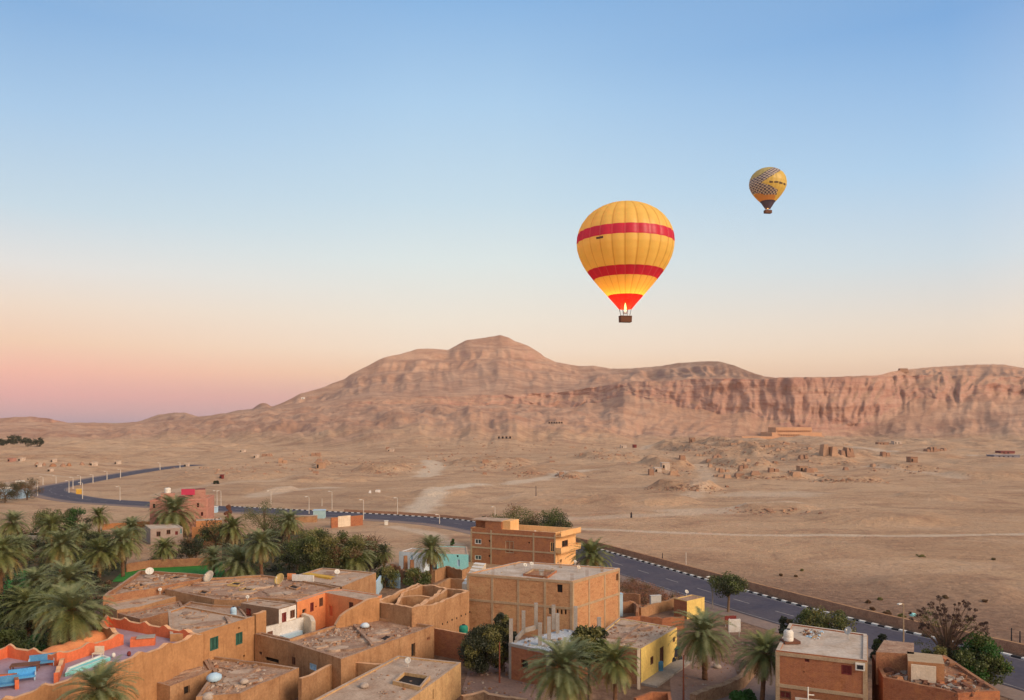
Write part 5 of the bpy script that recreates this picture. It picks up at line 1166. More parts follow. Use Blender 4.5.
for a in [(560, 668, 80, 5, 'large full date palm at the bottom in front of the half built unit'), (615, 663, 54, 6.5, 'date palm with bare orange trunk in front of the yellow house'),
    (705, 634, 64, 5, 'shaggy date palm inside the curve of the stone wall'), (761, 652, 58, 6, 'grey green date palm leaning at the left wall of the right brick house'),
    (97, 692, 76, 7, 'date palm rising in front of the ochre terrace wall at bottom left'), (431, 549, 40, 6, 'lone date palm with clear trunk before the bluish white house'),
    (591, 556, 46, 5, 'date palm at the right end of the far brick apartment house'), (352, 554, 48, 4.6, 'wide date palm behind the yellow edged roof'),
    (384, 553, 24, 3.6, 'small date palm by the dead bush behind the yellow edged roof'), (262, 543, 42, 7, 'date palm with long drooping fronds in the middle grove'),
    (238, 563, 52, 3.2, 'spreading low date palm just behind the long dish roof'), (232, 528, 34, 5, 'rounded date palm right of the orange compound wall'),
    (288, 521, 30, 6, 'date palm with many orange dead fronds near the road'), (319, 539, 30, 4, 'bluish date palm poking out of the bushy trees'),
    (175, 512, 52, 6, 'big drooping date palm in front of the pink brick block'), (131, 528, 32, 5, 'date palm between the pink brick block and the grove'),
    (165, 548, 30, 3.5, 'dark date palm in front of the grey block house'), (123, 541, 42, 6.5, 'tall date palm beside the green field'),
    (99, 552, 42, 5, 'date palm with grey drooping fronds left of the green field'), (60, 545, 46, 7, 'yellowish date palm in the middle of the left grove'),
    (82, 532, 28, 4.4, 'smaller date palm behind the yellowish palm'), (52, 526, 34, 5, 'date palm in front of the two bushy trees at the left'),
    (12, 523, 34, 5, 'date palm above the cream stone wall at the left'), (1, 553, 52, 7, 'date palm cut by the left edge'),
    (38, 580, 40, 5, 'silvery date palm below the yellowish palm'), (70, 580, 54, 7, 'date palm with upright fresh fronds right above the terrace palm'),
    (28, 606, 54, 4, 'low date palm in the shade at the left edge'), (76, 610, 74, 8.0, 'largest date palm overhanging the salmon terrace'),
    (99, 516, 26, 5, 'small date palm just below the road bend'), (16, 545, 30, 4.5, 'half hidden date palm beside the left edge palm'), (214, 557, 30, 3.4, 'short blue grey date palm at the right end of the green field'),
    (46, 606, 40, 5, 'olive date palm left of the terrace palm')]:
    palm(*a)

def leafcloud(rs, C, R, per, ls, squash=.8):
    """leaf quads gathered round clump centres"""
    n = len(C) * per; ci = np.repeat(np.arange(len(C)), per); d = rs.normal(size=(n, 3)); d /= np.linalg.norm(d, axis=1)[:, None]
    r = (rs.rand(n) ** .45)[:, None] * R[ci][:, None]; p = C[ci] + d * r * np.array([1, 1, squash])
    a = rs.normal(size=(n, 3)); a /= np.linalg.norm(a, axis=1)[:, None]; b = np.cross(a, rs.normal(size=(n, 3))); b /= np.linalg.norm(b, axis=1)[:, None]
    s_ = ls * rs.uniform(.6, 1.3, n)[:, None]; V = np.stack([p - a * s_ * .5, p + b * s_ * .28, p + a * s_ * .5, p - b * s_ * .28], 1).reshape(-1, 3)
    return V, np.arange(n * 4).reshape(-1, 4)
def tree(px, base, wpx, hpx, label, mats, name='leafy_tree', cat='tree', seed=0, bare=.28, clumps=26, per=170, ls=.28, group=None, Y=None, trunk_m=None, conical=0, tall=0):
    rs = np.random.RandomState(seed or int(px * 7 + base)); Y = Y or HC * F / (base - HY); X = (px - 512) * Y / F; w_ = wpx * Y / F / 2; H = hpx * Y / F; z0 = gz(X, Y) if Y > 110 else 0
    r = thing(name, label, cat, (X, Y, z0), group); ch = H * (1 - bare); cz = H - ch / 2; C = []; R = []
    while len(C) < clumps:
        q = rs.uniform(-1, 1, 3)
        if (q ** 2).sum() > 1 or (q ** 2).sum() < .12: continue
        k = 1 - conical * (q[2] + 1) / 2
        C.append((q[0] * w_ * .86 * k, q[1] * w_ * .86 * k, cz + q[2] * ch * .43)); R.append(rs.uniform(.24, .44) * min(w_, ch * .8))
    C = np.array(C); R = np.array(R); V, Fc = leafcloud(rs, C, R, per, ls); sel = rs.rand(len(C)); mi = np.repeat((sel * len(mats)).astype(int), per)
    o = bpy.data.objects.new('crown', npmesh('crown', V, Fc, mats, mi)); COL.objects.link(o); o.parent = r
    mb = MB(); tr = max(.09, H * .028); tm = trunk_m or bark2; top = H * (bare + .25)
    mb.tube([(0, 0, -.2), (rs.uniform(-.1, .1) * H * .2, 0, top * .5), (rs.uniform(-.2, .2), rs.uniform(-.2, .2), top)], [tr * 1.3, tr, tr * .7], tm, 7)
    for k in range(min(9, clumps)):
        c = C[k]; st = top * rs.uniform(.45, .95); m1_ = (c[0] * .45, c[1] * .45, st + (c[2] - st) * .6); mb.tube([(0, 0, st), m1_, tuple(c)], [tr * .55, tr * .35, tr * .12], tm, 5)
    o = mb.build('trunk', None, smooth=True); o.parent = r; return r
tree(48, 541, 28, 34, 'olive green bushy tree, left one of the pair below the road bend', [leaf_o, leaf_g], per=220)
tree(75, 540, 28, 33, 'dark green bushy tree, right one of the pair below the road bend', [leaf_g, leaf_b, leaf_d], per=220)
tree(97, 556, 26, 26, 'round dark bush between the palms left of the grey block house', [leaf_d, leaf_g])
tree(314, 584, 50, 54, 'large dense green tree at the left of the bushy group', [leaf_g, leaf_d, leaf_g, leaf_o], per=330, clumps=40, bare=.1)
tree(343, 582, 48, 54, 'large reddish green tree in the middle of the bushy group', [leaf_g, leaf_r, leaf_o], per=330, clumps=40, bare=.1)
tree(370, 574, 38, 36, 'smaller rusty tree at the right of the bushy group', [leaf_r, leaf_g, leaf_d], per=220, bare=.1)
tree(264, 541, 44, 42, 'feathery yellow green tree in the middle grove', [leaf_o, leaf_o, leaf_g], ls=.22, per=200)
tree(283, 545, 40, 34, 'yellowish shrub below the palm with orange dead fronds', [leaf_o, leaf_g], ls=.22, per=200, bare=.1)
tree(297, 572, 34, 34, 'dark shrub between the drooping palm and the bushy group', [leaf_d, leaf_g], bare=.05, per=220)
tree(216, 548, 34, 30, 'grey olive bush beside the orange compound wall', [leaf_g, leaf_o, leaf_d], bare=.05, per=200)
tree(196, 560, 30, 24, 'brownish shrub at the end of the green field', [leaf_d, leaf_r], bare=.05)
tree(228.5, 526, 9, 24, 'narrow rust brown dried tree beside the pink brick block', [brush_m], per=420, clumps=26, bare=.02, conical=.5, ls=.3)
tree(216, 486, 10, 3, 'dark low bush on the sand above the pink brick block', [leaf_d], bare=.02, per=120, clumps=14, ls=.5)
tree(198, 554, 12, 22, 'narrow dark green shrub against the orange compound wall', [leaf_d, leaf_g], bare=.05)
tree(518, 549, 52, 46, 'broad yellowish green tree behind the far brick apartment house', [leaf_o, leaf_g, leaf_r], per=300, clumps=36, bare=.1)
tree(549, 550, 44, 43, 'dark green tree behind the roof of the far brick apartment house', [leaf_g, leaf_d, leaf_g], per=320, clumps=34, bare=.1)
tree(492, 549, 34, 36, 'low green bush showing left of the stair room', [leaf_g, leaf_d], per=200, bare=.1)
tree(728, 612, 38, 41, 'thorn tree with bare brown trunk beside the roadside lamp', [leaf_g, leaf_d, leaf_g], bare=.42, per=260, clumps=30, ls=.24)
tree(815, 655, 40, 50, 'yellow green shrub tree behind the concrete roof', [leaf_o, leaf_o, leaf_g], bare=.3, per=200, ls=.24, clumps=44)
tree(838, 658, 34, 50, 'thin olive shrub at the right of the concrete roof edge', [leaf_o, leaf_g], bare=.3, per=120, ls=.24)
tree(790, 650, 22, 36, 'dark brownish bush touching the left back corner of the concrete roof', [leaf_r, leaf_d], bare=.2, per=160)
tree(978, 690, 56, 54, 'dense bright green tree at the right edge beside the road', [leaf_b, leaf_g, leaf_b], bare=.14, per=420, clumps=40, ls=.26)
tree(937, 688, 34, 44, 'dark green bush left of the bright green tree', [leaf_g, leaf_d, leaf_o], bare=.1, per=220)
tree(882, 668, 22, 34, 'small dark green tree between the two right brick houses', [leaf_d, leaf_g], bare=.1, per=200)
tree(900, 664, 20, 24, 'small dark bush behind the brown roof room', [leaf_d, leaf_g], bare=.1, per=160)
tree(484, 674, 46, 50, 'dark willow like tree in front of the large brick house', [leaf_d, leaf_o, leaf_d], per=420, clumps=70, bare=.0, ls=.2)
tree(503, 672, 26, 64, 'tall dark feathery tree beside the willow like tree', [leaf_d, leaf_o], per=360, clumps=60, bare=.0, ls=.2)
tree(590, 705, 40, 76, 'dark olive tree between the half built unit and the yellow house', [leaf_d, leaf_g, leaf_o], per=260, clumps=46, bare=.5, Y=80)
tree(385, 588, 34, 22, 'brushy green shrub behind the roofless ruin', [leaf_g, leaf_o, leaf_d], bare=.02, per=200)
tree(415, 588, 40, 18, 'wider brushy shrub right of the shaded blue wall', [leaf_o, leaf_g], bare=.02, per=200)
tree(744, 709, 26, 20, 'bright green bush at the bottom beside the lane', [leaf_b], bare=.02, per=260)
tree(452, 546, 7, 7, 'tiny round green bush on the sand below the road', [leaf_b, leaf_g], bare=.02, per=60, clumps=10)
tree(27, 500, 30, 24, 'dark brown green tree near the left bend of the road', [leaf_d, leaf_r], bare=.05, per=220)
tree(5, 503, 30, 24, 'dark tree at the left edge level with the road bend', [leaf_d, leaf_r], bare=.05, per=220)
for i, (px, w_, lab) in enumerate([(3, 16, 'leftmost'), (14, 15, 'second'), (26, 14, 'third'), (37, 12, 'rightmost')]):
    tree(px, 450.5, w_, 10, lab + ' dark tree of the far clump at the foot of the left hill', [leaf_d], bare=.02, per=60, clumps=18, ls=1.2, group='far dark trees under the left hill')
tree(22, 632, 60, 46, 'dark dense bush mass at the left edge above the terrace', [leaf_d, leaf_g], bare=.02, per=420, clumps=34)
tree(40, 655, 60, 46, 'mid green leafy bush just above the salmon terrace wall', [leaf_g, leaf_b, leaf_d], bare=.02, per=420, clumps=34, Y=88)
tree(8, 652, 46, 44, 'shaded bush at the left edge beside the terrace', [leaf_d, leaf_g], bare=.02, per=320, clumps=26, Y=90)
for px, base, w_, h_, lab in ((635, 592, 36, 9, 'left mound of dry red brush beside the road'), (655, 594, 34, 8, 'right mound of dry red brush beside the road'), (628, 604, 22, 6, 'small heap of dry red brush behind the brick house')):
    pass
# low shrubs scattered on the sand beyond the wall
i = 0
for px, py, w_ in ((921, 557, 15), (994, 560, 6), (887, 614, 16), (902, 617, 12), (872, 610, 8), (796, 577, 4), (802, 571, 3), (781, 576, 3), (868, 603, 6), (880, 600, 5), (945, 598, 7), (985, 602, 6)):
    p = hit(px, py); Yb = p.y; rs = np.random.RandomState(int(px)); w2 = w_ * .65 * Yb / F / 2; C = np.array([[rs.uniform(-.7, .7) * w2, rs.uniform(-.7, .7) * w2, rs.uniform(.05, .35)] for _ in range(12)])
    V, Fc = leafcloud(rs, C, np.full(12, max(.22, w2 * .3)), 60, .22, .5); V[:, 2] = np.maximum(V[:, 2], 0)
    lab = {921: 'wide dark low shrub alone on the open sand right of centre', 887: 'brown low shrub against the far side of the retaining wall', 902: 'second brown shrub further right along the retaining wall', 994: 'small dark shrub on the sand near the right edge'}.get(px, 'tiny dark shrub on the sand beyond the road at the right')
    o = bpy.data.objects.new('desert_shrub', npmesh('desert_shrub', V, Fc, [leaf_r if i % 3 else leaf_o])); COL.objects.link(o); o.location = p; setp(o, lab, 'shrub', 'low shrubs on the sand beyond the road'); i += 1
# bare tree with dark clumps
def bare_tree(px, base, top, wpx, label, clump=True, Y=None, seed=3, ntw=60):
    rs = np.random.RandomState(seed); Y = Y or HC * F / (base - HY); X = (px - 512) * Y / F; H = (base - top) * Y / F; W = wpx * Y / F / 2; r = thing('bare_tree', label, 'tree', (X, Y, gz(X, Y) if Y > 110 else 0)); mb = MB()
    mb.tube([(0, 0, -.1), (.1, 0, H * .3), (-.05, .05, H * .55)], [H * .022, H * .017, H * .009], bark2, 6); tips = []
    for k in range(ntw):
        a = rs.uniform(0, 6.28); q = rs.rand() ** .5; z = H * (.45 + .55 * (1 - .55 * q * q) * rs.uniform(.5, 1)); e = np.array([math.cos(a) * W * q, math.sin(a) * W * q, z]); s0 = H * rs.uniform(.15, .5)
        mid = (e[0] * .4, e[1] * .4, s0 + (z - s0) * .5); mb.tube([(0, 0, s0), mid, tuple(e)], [H * .007, H * .0045, .012], bark2, 4, cap=False); tips.append(e)
    o = mb.build('trunk', None, weld=False); o.parent = r
    T = np.array(tips)
    if clump:
        sel = T[T[:, 2] > H * .5]; V, Fc = leafcloud(rs, sel, rs.uniform(.14, .34, len(sel)), 60, .16); o = bpy.data.objects.new('seed_clumps', npmesh('seed_clumps', V, Fc, [nest_m])); COL.objects.link(o); o.parent = r
        lo = np.array([[rs.uniform(-W * .8, W * .8), rs.uniform(-W, W) * .6, H * rs.uniform(.3, .75)] for _ in range(30)]); V, Fc = leafcloud(rs, lo, rs.uniform(.4, .9, 30), 60, .18); o = bpy.data.objects.new('thin_leaves', npmesh('thin_leaves', V, Fc, [leaf_o, leaf_r], np.repeat(rs.randint(0, 2, 30), 60))); COL.objects.link(o); o.parent = r
    return r
bare_tree(948, 690, 600, 72, 'tall thin tree with dark brown clumps at the right beside the road', Y=86, ntw=80)
bare_tree(376, 551, 531, 26, 'dead bare bush on the sand behind the bushy trees', clump=False, seed=8, ntw=50)
# undergrowth
def under(poly, n, label, mats, hmax, seed, ls=.3):
    rs = np.random.RandomState(seed); P = xy(poly, 0); xs = [p[0] for p in P]; ys = [p[1] for p in P]; C = []
    while len(C) < n:
        x, y = rs.uniform(min(xs), max(xs)), rs.uniform(min(ys), max(ys))
        if inpoly(x, y, P): C.append((x, y, rs.rand() ** 2 * hmax + .15))
    V, Fc = leafcloud(rs, np.array(C), rs.uniform(.5, 1.2, n), 70, ls, .7); V[:, 2] = np.maximum(V[:, 2], .02)
    o = bpy.data.objects.new('undergrowth', npmesh('undergrowth', V, Fc, mats, np.repeat(rs.randint(0, len(mats), n), 70))); COL.objects.link(o); setp(o, label, 'undergrowth', kind='stuff')
under([(-20, 555), (10, 535), (70, 532), (128, 545), (122, 575), (100, 600), (60, 650), (0, 668), (-60, 650)], 900, 'dark leafy undergrowth between the palms of the left grove', [leaf_d, leaf_d, leaf_g, leaf_r], 2.6, 1)
under([(222, 562), (225, 540), (290, 530), (335, 545), (385, 560), (330, 585), (262, 578)], 330, 'dark undergrowth between the palms of the middle grove', [leaf_d, leaf_g, leaf_r], 1.6, 2)
under([(150, 562), (150, 548), (186, 545), (205, 553), (186, 560)], 40, 'sparse undergrowth beside the grey block house', [leaf_d, leaf_r], 1.0, 3)
under([(621, 603), (622, 582), (640, 584), (664, 594), (684, 601), (660, 602), (640, 607)], 210, 'dry reddish brush covering the bank between the large brick house and the road', [brush_m, brush_m, leaf_r], .7, 4, ls=.16)
mb = sheet(xy([(-80, 680), (-20, 552), (10, 535), (70, 530), (130, 543), (124, 578), (100, 605), (60, 656)], 0), .02, mat('grove_soil_shade', (.10, .065, .035), (.06, .06, .025), .5), .02, 6); mb.build('grove_soil_shade')['kind'] = 'structure'  # soil sheet coloured dark to carry the shade between the palms
mb = sheet(xy([(222, 563), (222, 540), (290, 528), (340, 545), (385, 560), (330, 590), (262, 582)], 0), .02, mat('grove_soil_shade', (.10, .065, .035)), .02, 6); mb.build('grove_soil_shade')['kind'] = 'structure'

# ---------------------------------------------------------------- street lamps and posts
def lamp(px, base, top, label, head=True, m_=None, dark_=False):
    p = hit(px, base) if base > 0 else None; Y = p.y; H = (base - top) * Y / F; r = thing('street_lamp' if head else 'utility_pole', label, 'street lamp' if head else 'pole', p, 'street lamps along the road' if head else None)
    rr0 = min(.26, max(.10, .00052 * Y)); mb = MB(); m_ = m_ or (conc if not head else offw); x, y, z = p
    mb.tube([(x, y, z - .1), (x, y, z + H)], [rr0, rr0 * .6], m_, 8); mb.build('pole', r)
    if head:
        mb = MB(); mb.tube([(x, y, z + H - .1), (x - .3, y - .25, z + H + .12), (x - .6, y - .5, z + H + .15)], [.07, .06, .05], m_, 6); mb.build('arm', r)
        mb = MB(); mb.box((x - .8, y - .65, z + H + .15), (.7, .28, .14), offw, .67); mb.build('lamp_head', r)
    return r
wht = mat('pale_pole', (.62, .56, .48), (.52, .46, .38), 2)
L_ = [(37.5, 496, 481, 'leftmost street lamp, on the outside of the road bend beside the dark trees'), (43, 485, 477, 'street lamp behind the leftmost lamp at the bend'), (56, 483.5, 476, 'street lamp above the outer kerb of the bend'),
      (69, 493, 481, 'near street lamp in the inner bend of the road'), (73, 489, 477.5, 'street lamp close beside the near inner bend lamp'), (80.5, 485, 476, 'street lamp in the middle of the bend group'), (93, 483, 475, 'street lamp where the bend straightens'),
      (107, 480, 471.5, 'street lamp right of the bend, nearer one of two'), (120.5, 478, 469.5, 'street lamp right of the bend, farther one of two'), (160, 470, 463, 'street lamp near the far end of the road'), (180, 468.5, 462.5, 'farthest street lamp at the road end'),
      (82.5, 499, 483, 'street lamp on the inner sand just right of the bend'), (120, 501, 487, 'street lamp standing on the sand inside the loop'),
      (217, 505, 491, 'left lamp post of the pair beside the pink brick block'), (221, 506, 491, 'right lamp post of the pair beside the pink brick block'), (271, 504, 491, 'street lamp behind the yellow green tree'),
      (309, 514, 497, 'street lamp left of the turquoise kiosk'), (332, 509.5, 491.5, 'street lamp beyond the road right of the kiosk'), (363.5, 520, 500, 'street lamp at the right end of the brick wall with gate'),
      (397.5, 515, 498, 'street lamp beyond the road before the pale track'), (439.5, 524, 515, 'short lamp on the near verge left of the far apartment house'), (495, 517, 507, 'small lamp post peeking behind the far apartment house')]
for a in L_: lamp(a[0], a[1], a[2], a[3], m_=wht)
lamp(712.5, 609, 577, 'large street lamp beside the thorn tree', m_=conc_g); lamp(903.5, 655, 604, 'tall street lamp behind the brown roof room at the right', m_=conc)
for px, b, t, lab in ((686, 568, 552, 'pale post on the sand behind the retaining wall'), (525, 0, 0, '')):
    if b: lamp(px, b, t, lab, False, wht)
for px, b, t, lab in ((662.5, 562, 553, 'short dark post behind the retaining wall'), (322, 506, 498.5, 'small sign post at the far kerb above the kiosk'), (1011.5, 646, 628, 'left dark post of the pair at the right edge'), (1020, 648, 631, 'right dark post of the pair at the right edge'), (536, 496, 486, 'thin dark pole on the sand above the apartment house trees')):
    lamp(px, b, t, lab, False, black_m if 'dark' in lab else wht)
lamp(499.5, 683, 642, 'thin rusty pole standing on the waste ground by the willow like tree', False, mat('rust', (.24, .07, .04), (.17, .05, .03), 2))
lamp(683.5, 703, 655, 'thin red brown pole on the dirt beside the yellow house', False, mat('rust', (.24, .07, .04)))
# signs at the near verge
for px, py, h_, w_, m_, lab in ((734.5, 637, 2.4, 1.6, white, 'white notice panel on the verge below the thorn tree'), (730.5, 627, 1.6, 1.6, wood_red, 'dark red box sign above the white notice panel')):
    p = px2w(px, py, 0); r = thing('sign_board', lab, 'sign', p); mb = MB(); mb.box((p.x, p.y, h_ * .62), (w_, .14, h_ * .7), m_, .1); mb.build('panel', r)
    for dx in (-w_ * .4, w_ * .4): mb = MB(); mb.tube([(p.x + dx, p.y + .12, 0), (p.x + dx, p.y + .12, h_)], .05, metal, 6); mb.build('leg', r)
# yellow box sign at the bend
p = px2w(79, 494, 0); mb = MB(); mb.box((p.x, p.y, .9), (1.8, 1.2, 1.8), ochre, .3); mb.box((p.x, p.y, 1.9), (2.0, 1.4, .2), yellow, .3); single(mb, 'kiosk', 'small yellow box inside the road bend', 'box', (p.x, p.y, 0))

# ---------------------------------------------------------------- satellite dishes, tanks
def dish(px, py, z, wpx, label, m_=None, tilt=.9, az=.4, mast=.6):
    c = px2w(px, py, z + mast); R_ = wpx * c.y / F / 2; x, y = c.x, c.y; r = thing('satellite_dish', label, 'satellite dish', (x, y, z), 'satellite dishes on the roofs'); m_ = m_ or offw
    mb = MB(); mb.tube([(x, y, z - .05), (x, y, z + mast)], .05, metal, 6); mb.build('mast', r)
    mb = MB(); prof = [(R_ * t, .32 * R_ * t * t) for t in (0.001, .25, .5, .75, 1)]; mb.lathe(prof, m_, (0, 0, 0), 20); mb.lathe([(R_ * 1.0, .32 * R_), (R_ * .98, .32 * R_ - .04), (R_ * .5, .04 * R_), (.001, -.04)], metal, (0, 0, 0), 20)
    o = mb.build('reflector', None, smooth=True); o.parent = r; o.location = (0, 0, mast); o.rotation_euler = (tilt, 0, az)
    mb = MB(); mb.tube([(0, -R_ * .9, .3 * R_), (0, 0, R_ * .95)], .03, metal, 5); mb.box((0, 0, R_ * .98), (.12, .12, .16), offw); o = mb.build('feed_arm', None); o.parent = r; o.location = (0, 0, mast); o.rotation_euler = (tilt, 0, az)
    return r
dish(149.5, 571.5, 5.2, 8, 'round white dish on the messy roof beside the green field')
dish(209.5, 577, 5.25, 12.5, 'large cream dish on the back edge of the broad brown roof', cream, 1.0, -.5)
dish(280, 579.5, 5.25, 12, 'large ochre dish in the middle of the broad brown roof', dishy, 1.0, -.5)
dish(160, 589.5, 4.7, 3.5, 'tiny white dish on the edge of the smooth pinkish grey roof')
dish(247.5, 597, 5.2, 3.5, 'tiny white dish above the blue barrel')
dish(337, 572, 5.1, 5.5, 'white dish on the yellow edged roof')
dish(408, 660.5, 3.3, 6.5, 'white dish on the pale yellow mud house', None, 1.1, -.3)
dish(578.5, 567.5, 7.5, 4, 'cream dish near the right end of the large brick house roof', cream); dish(575, 561.5, 7.5, 3, 'tiny white dish on the back edge of the large brick house roof')
dish(525, 565, 7.5, 4, 'left small white dish of two on the large brick house roof'); dish(531.5, 563.8, 7.5, 4, 'right small white dish of two on the large brick house roof')
dish(848.5, 631, 7.5, 8, 'grey dish propped on bricks on the concrete roof', metal, 1.1, -1.1, .7)
dish(686.5, 591.8, 2.6, 4, 'little white dish on the tiny yellow hut')
dish(303, 628.5, 3.6, 3, 'tiny white dish on the court wall') if False else None
def tank(px, py, z, wpx, hpx, m_, label, cat='water tank'):
    p = px2w(px, py, z); R_ = wpx * p.y / F / 2; H = hpx * p.y / F; r = thing('water_tank', label, cat, (p.x, p.y, z)); mb = MB(); mb.lathe([(R_ * .95, 0), (R_, .05), (R_, H * .3), (R_ * .97, H * .32), (R_, H * .35), (R_, H * .78), (R_ * .8, H * .93), (.35 * R_, H)], m_, (p.x, p.y, z), 16); mb.build('tank_body', r, smooth=True)
    mb = MB(); mb.lathe([(R_ * .36, 0), (R_ * .36, .08), (.001, .1)], black_m, (p.x, p.y, z + H), 12); mb.build('lid', r); return r
mb = MB(); p = px2w(790, 642.5, 7.5); mb.box((p.x, p.y, 7.62), (1.5, 1.2, .24), wood, .1); single(mb, 'tank_stand', 'dark low stand under the white water tank', 'stand', (p.x, p.y, 7.5)); p.z = 7.74
t_ = tank(788.5, 640.5, 7.74, 9.5, 11, offw, 'white water tank on the concrete roof of the right brick house')
tank(233.5, 615, 4.75, 6, 8, lblue, 'light blue barrel in the gap beside the green shuttered house', 'barrel')
tank(463.5, 634, 2.2, 9, 9, green_m, 'dark green tank behind the brown brick wall'); q_ = PB[0] + PB[1] * PB[3] * .24 + PB[2] * 4.0; _c = q_; tank(512 + q_.x / q_.y * F, HY + (HC - 9.7) * F / q_.y, 9.7, 6, 5.5, offw, 'white tank on the roof of the tall pink brick block')
mb = MB(); q_ = PB[0] + PB[1] * PB[3] * .62 + PB[2] * 2.7; p = Vector((q_.x, q_.y + .5, 8.7)); mb.box((p.x, p.y - .5, 9.9), (3.4, .3, 1.5), mat('magenta_cloth', (.62, .06, .12), (.55, .05, .10), 1)); single(mb, 'hanging_cloth', 'bright pink red cloth hung on the roof of the pink brick block', 'cloth', (p.x, p.y - .5, 8.7))
mb = MB(); p = px2w(541.5, 576.5, 7.5); mb.box((p.x, p.y, 7.85), (.55, .55, .8), conc_g); mb.box((p.x, p.y, 8.3), (.7, .7, .1), conc_g); single(mb, 'concrete_block', 'small concrete block in front of the roof well on the large brick house', 'block', (p.x, p.y, 7.45))
def rag(px, py, z, w_, m_, lab, name='sack', cat='sack', s2=.6):
    p = px2w(px, py, z); mb = MB(); prof = [(w_ * .42, 0), (w_ * .5, w_ * .12), (w_ * .46, w_ * .28), (w_ * .25, w_ * .42), (.02, w_ * .48)]; mb.lathe(prof, m_, (p.x, p.y, z), 9)
    mb.v = [(a + wob(a * 3, b * 3, .12), b + wob(b * 3 + 9, a * 3, .12) , c) for a, b, c in mb.v]; single(mb, name, lab, cat, (p.x, p.y, z), smooth=True)
rag(214, 680, 3.0, 1.5, lblue, 'pale blue sack on the debris roof below the green shutters'); rag(244, 683, 3.0, .9, litter, 'white rag bundle at the front of the debris roof', 'rag_bundle', 'rag')
rag(208, 699, 2.6, 1.3, litter, 'pale sack at the bottom edge below the debris roof'); rag(310, 693, 0, 1.3, lblue, 'blue grey bundle on the ground of the yard', 'rag_bundle', 'rag')
rag(365, 627, 3.8, 1.1, blue_w, 'light blue plastic heap at the back of the rubble roof', 'plastic_heap', 'plastic'); rag(364, 687, 3.3, .9, litter, 'black and white rag on the flat roof of the pale yellow mud house', 'rag_bundle', 'rag')
rag(717, 668, 0, 1.0, litter, 'pale bundle at the foot of the shaggy palm', 'rag_bundle', 'rag'); rag(645, 673, .3, .9, litter, 'white bag on the step at the near end of the yellow front')
rag(913, 616, 1.0, .9, turq, 'turquoise plastic rubbish behind the retaining wall', 'plastic_heap', 'plastic')
mb = MB(); P = xy([(268, 579.5), (284, 581), (283, 577.5)], 5.3); mb.box((px2w(303, 580.5, 5.3).x, px2w(303, 580.5, 5.3).y, 5.65), (3.4, .2, .9), white, -.25); mb.box((px2w(291.5, 578.6, 5.3).x, px2w(291.5, 578.6, 5.3).y, 5.6), (1.2, .25, .9), orange, -.1)
single(mb, 'parapet_piece', 'white painted parapet piece right of the ochre dish', 'parapet', (px2w(303, 580.5, 5.3).x, px2w(303, 580.5, 5.3).y, 5.2))

# person walking on the sand
def person(px, py, label, m_body, m_legs, hgt=1.72):
    p = hit(px, py); vs = [(0, 0, .95), (0, 0, 1.2), (0, 0, 1.42), (0, 0, 1.52), (0, .01, 1.64), (.09, 0, .9), (.1, .1, .5), (.1, .2, .06), (.1, .02, .03), (-.09, 0, .9), (-.1, -.08, .5), (-.1, -.15, .06), (-.1, -.3, .03),
        (.19, 0, 1.38), (.24, .08, 1.12), (.22, .2, .9), (-.19, 0, 1.38), (-.24, -.06, 1.12), (-.22, .02, .9)]
    ed = [(0, 1), (1, 2), (2, 3), (3, 4), (0, 5), (5, 6), (6, 7), (7, 8), (0, 9), (9, 10), (10, 11), (11, 12), (2, 13), (13, 14), (14, 15), (2, 16), (16, 17), (17, 18)]
    rad = [.17, .16, .15, .06, .11, .13, .10, .06, .05, .13, .10, .06, .05, .08, .055, .04, .08, .055, .04]
    me = bpy.data.meshes.new('person'); me.from_pydata([(a, b, c * hgt / 1.75) for a, b, c in vs], ed, []); o = bpy.data.objects.new('person', me); COL.objects.link(o)
    md = o.modifiers.new('skin', 'SKIN')
    for i, r_ in enumerate(rad): me.skin_vertices[0].data[i].radius = (r_, r_)
    me.skin_vertices[0].data[0].use_root = True
    o.modifiers.new('sub', 'SUBSURF').levels = 1; me.materials.append(mat('skin', (.20, .11, .07), (.17, .09, .06), 3)); o.location = p; setp(o, label, 'person')
    mb = MB(); mb.lathe([(.30, .12), (.26, .5), (.21, .95), (.20, 1.2), (.19, 1.38), (.08, 1.47)], m_body, (0, 0, 0), 12); c = mb.build('robe', None, smooth=True); c.parent = o
    mb = MB(); mb.lathe([(.13, 1.55), (.15, 1.63), (.13, 1.72), (.02, 1.77)], m_legs, (0, 0, 0), 10); c = mb.build('head_scarf', None, smooth=True); c.parent = o
person(631.3, 518, 'person in a long dark robe and head scarf walking on the sand beyond the road', black_m, black_m)
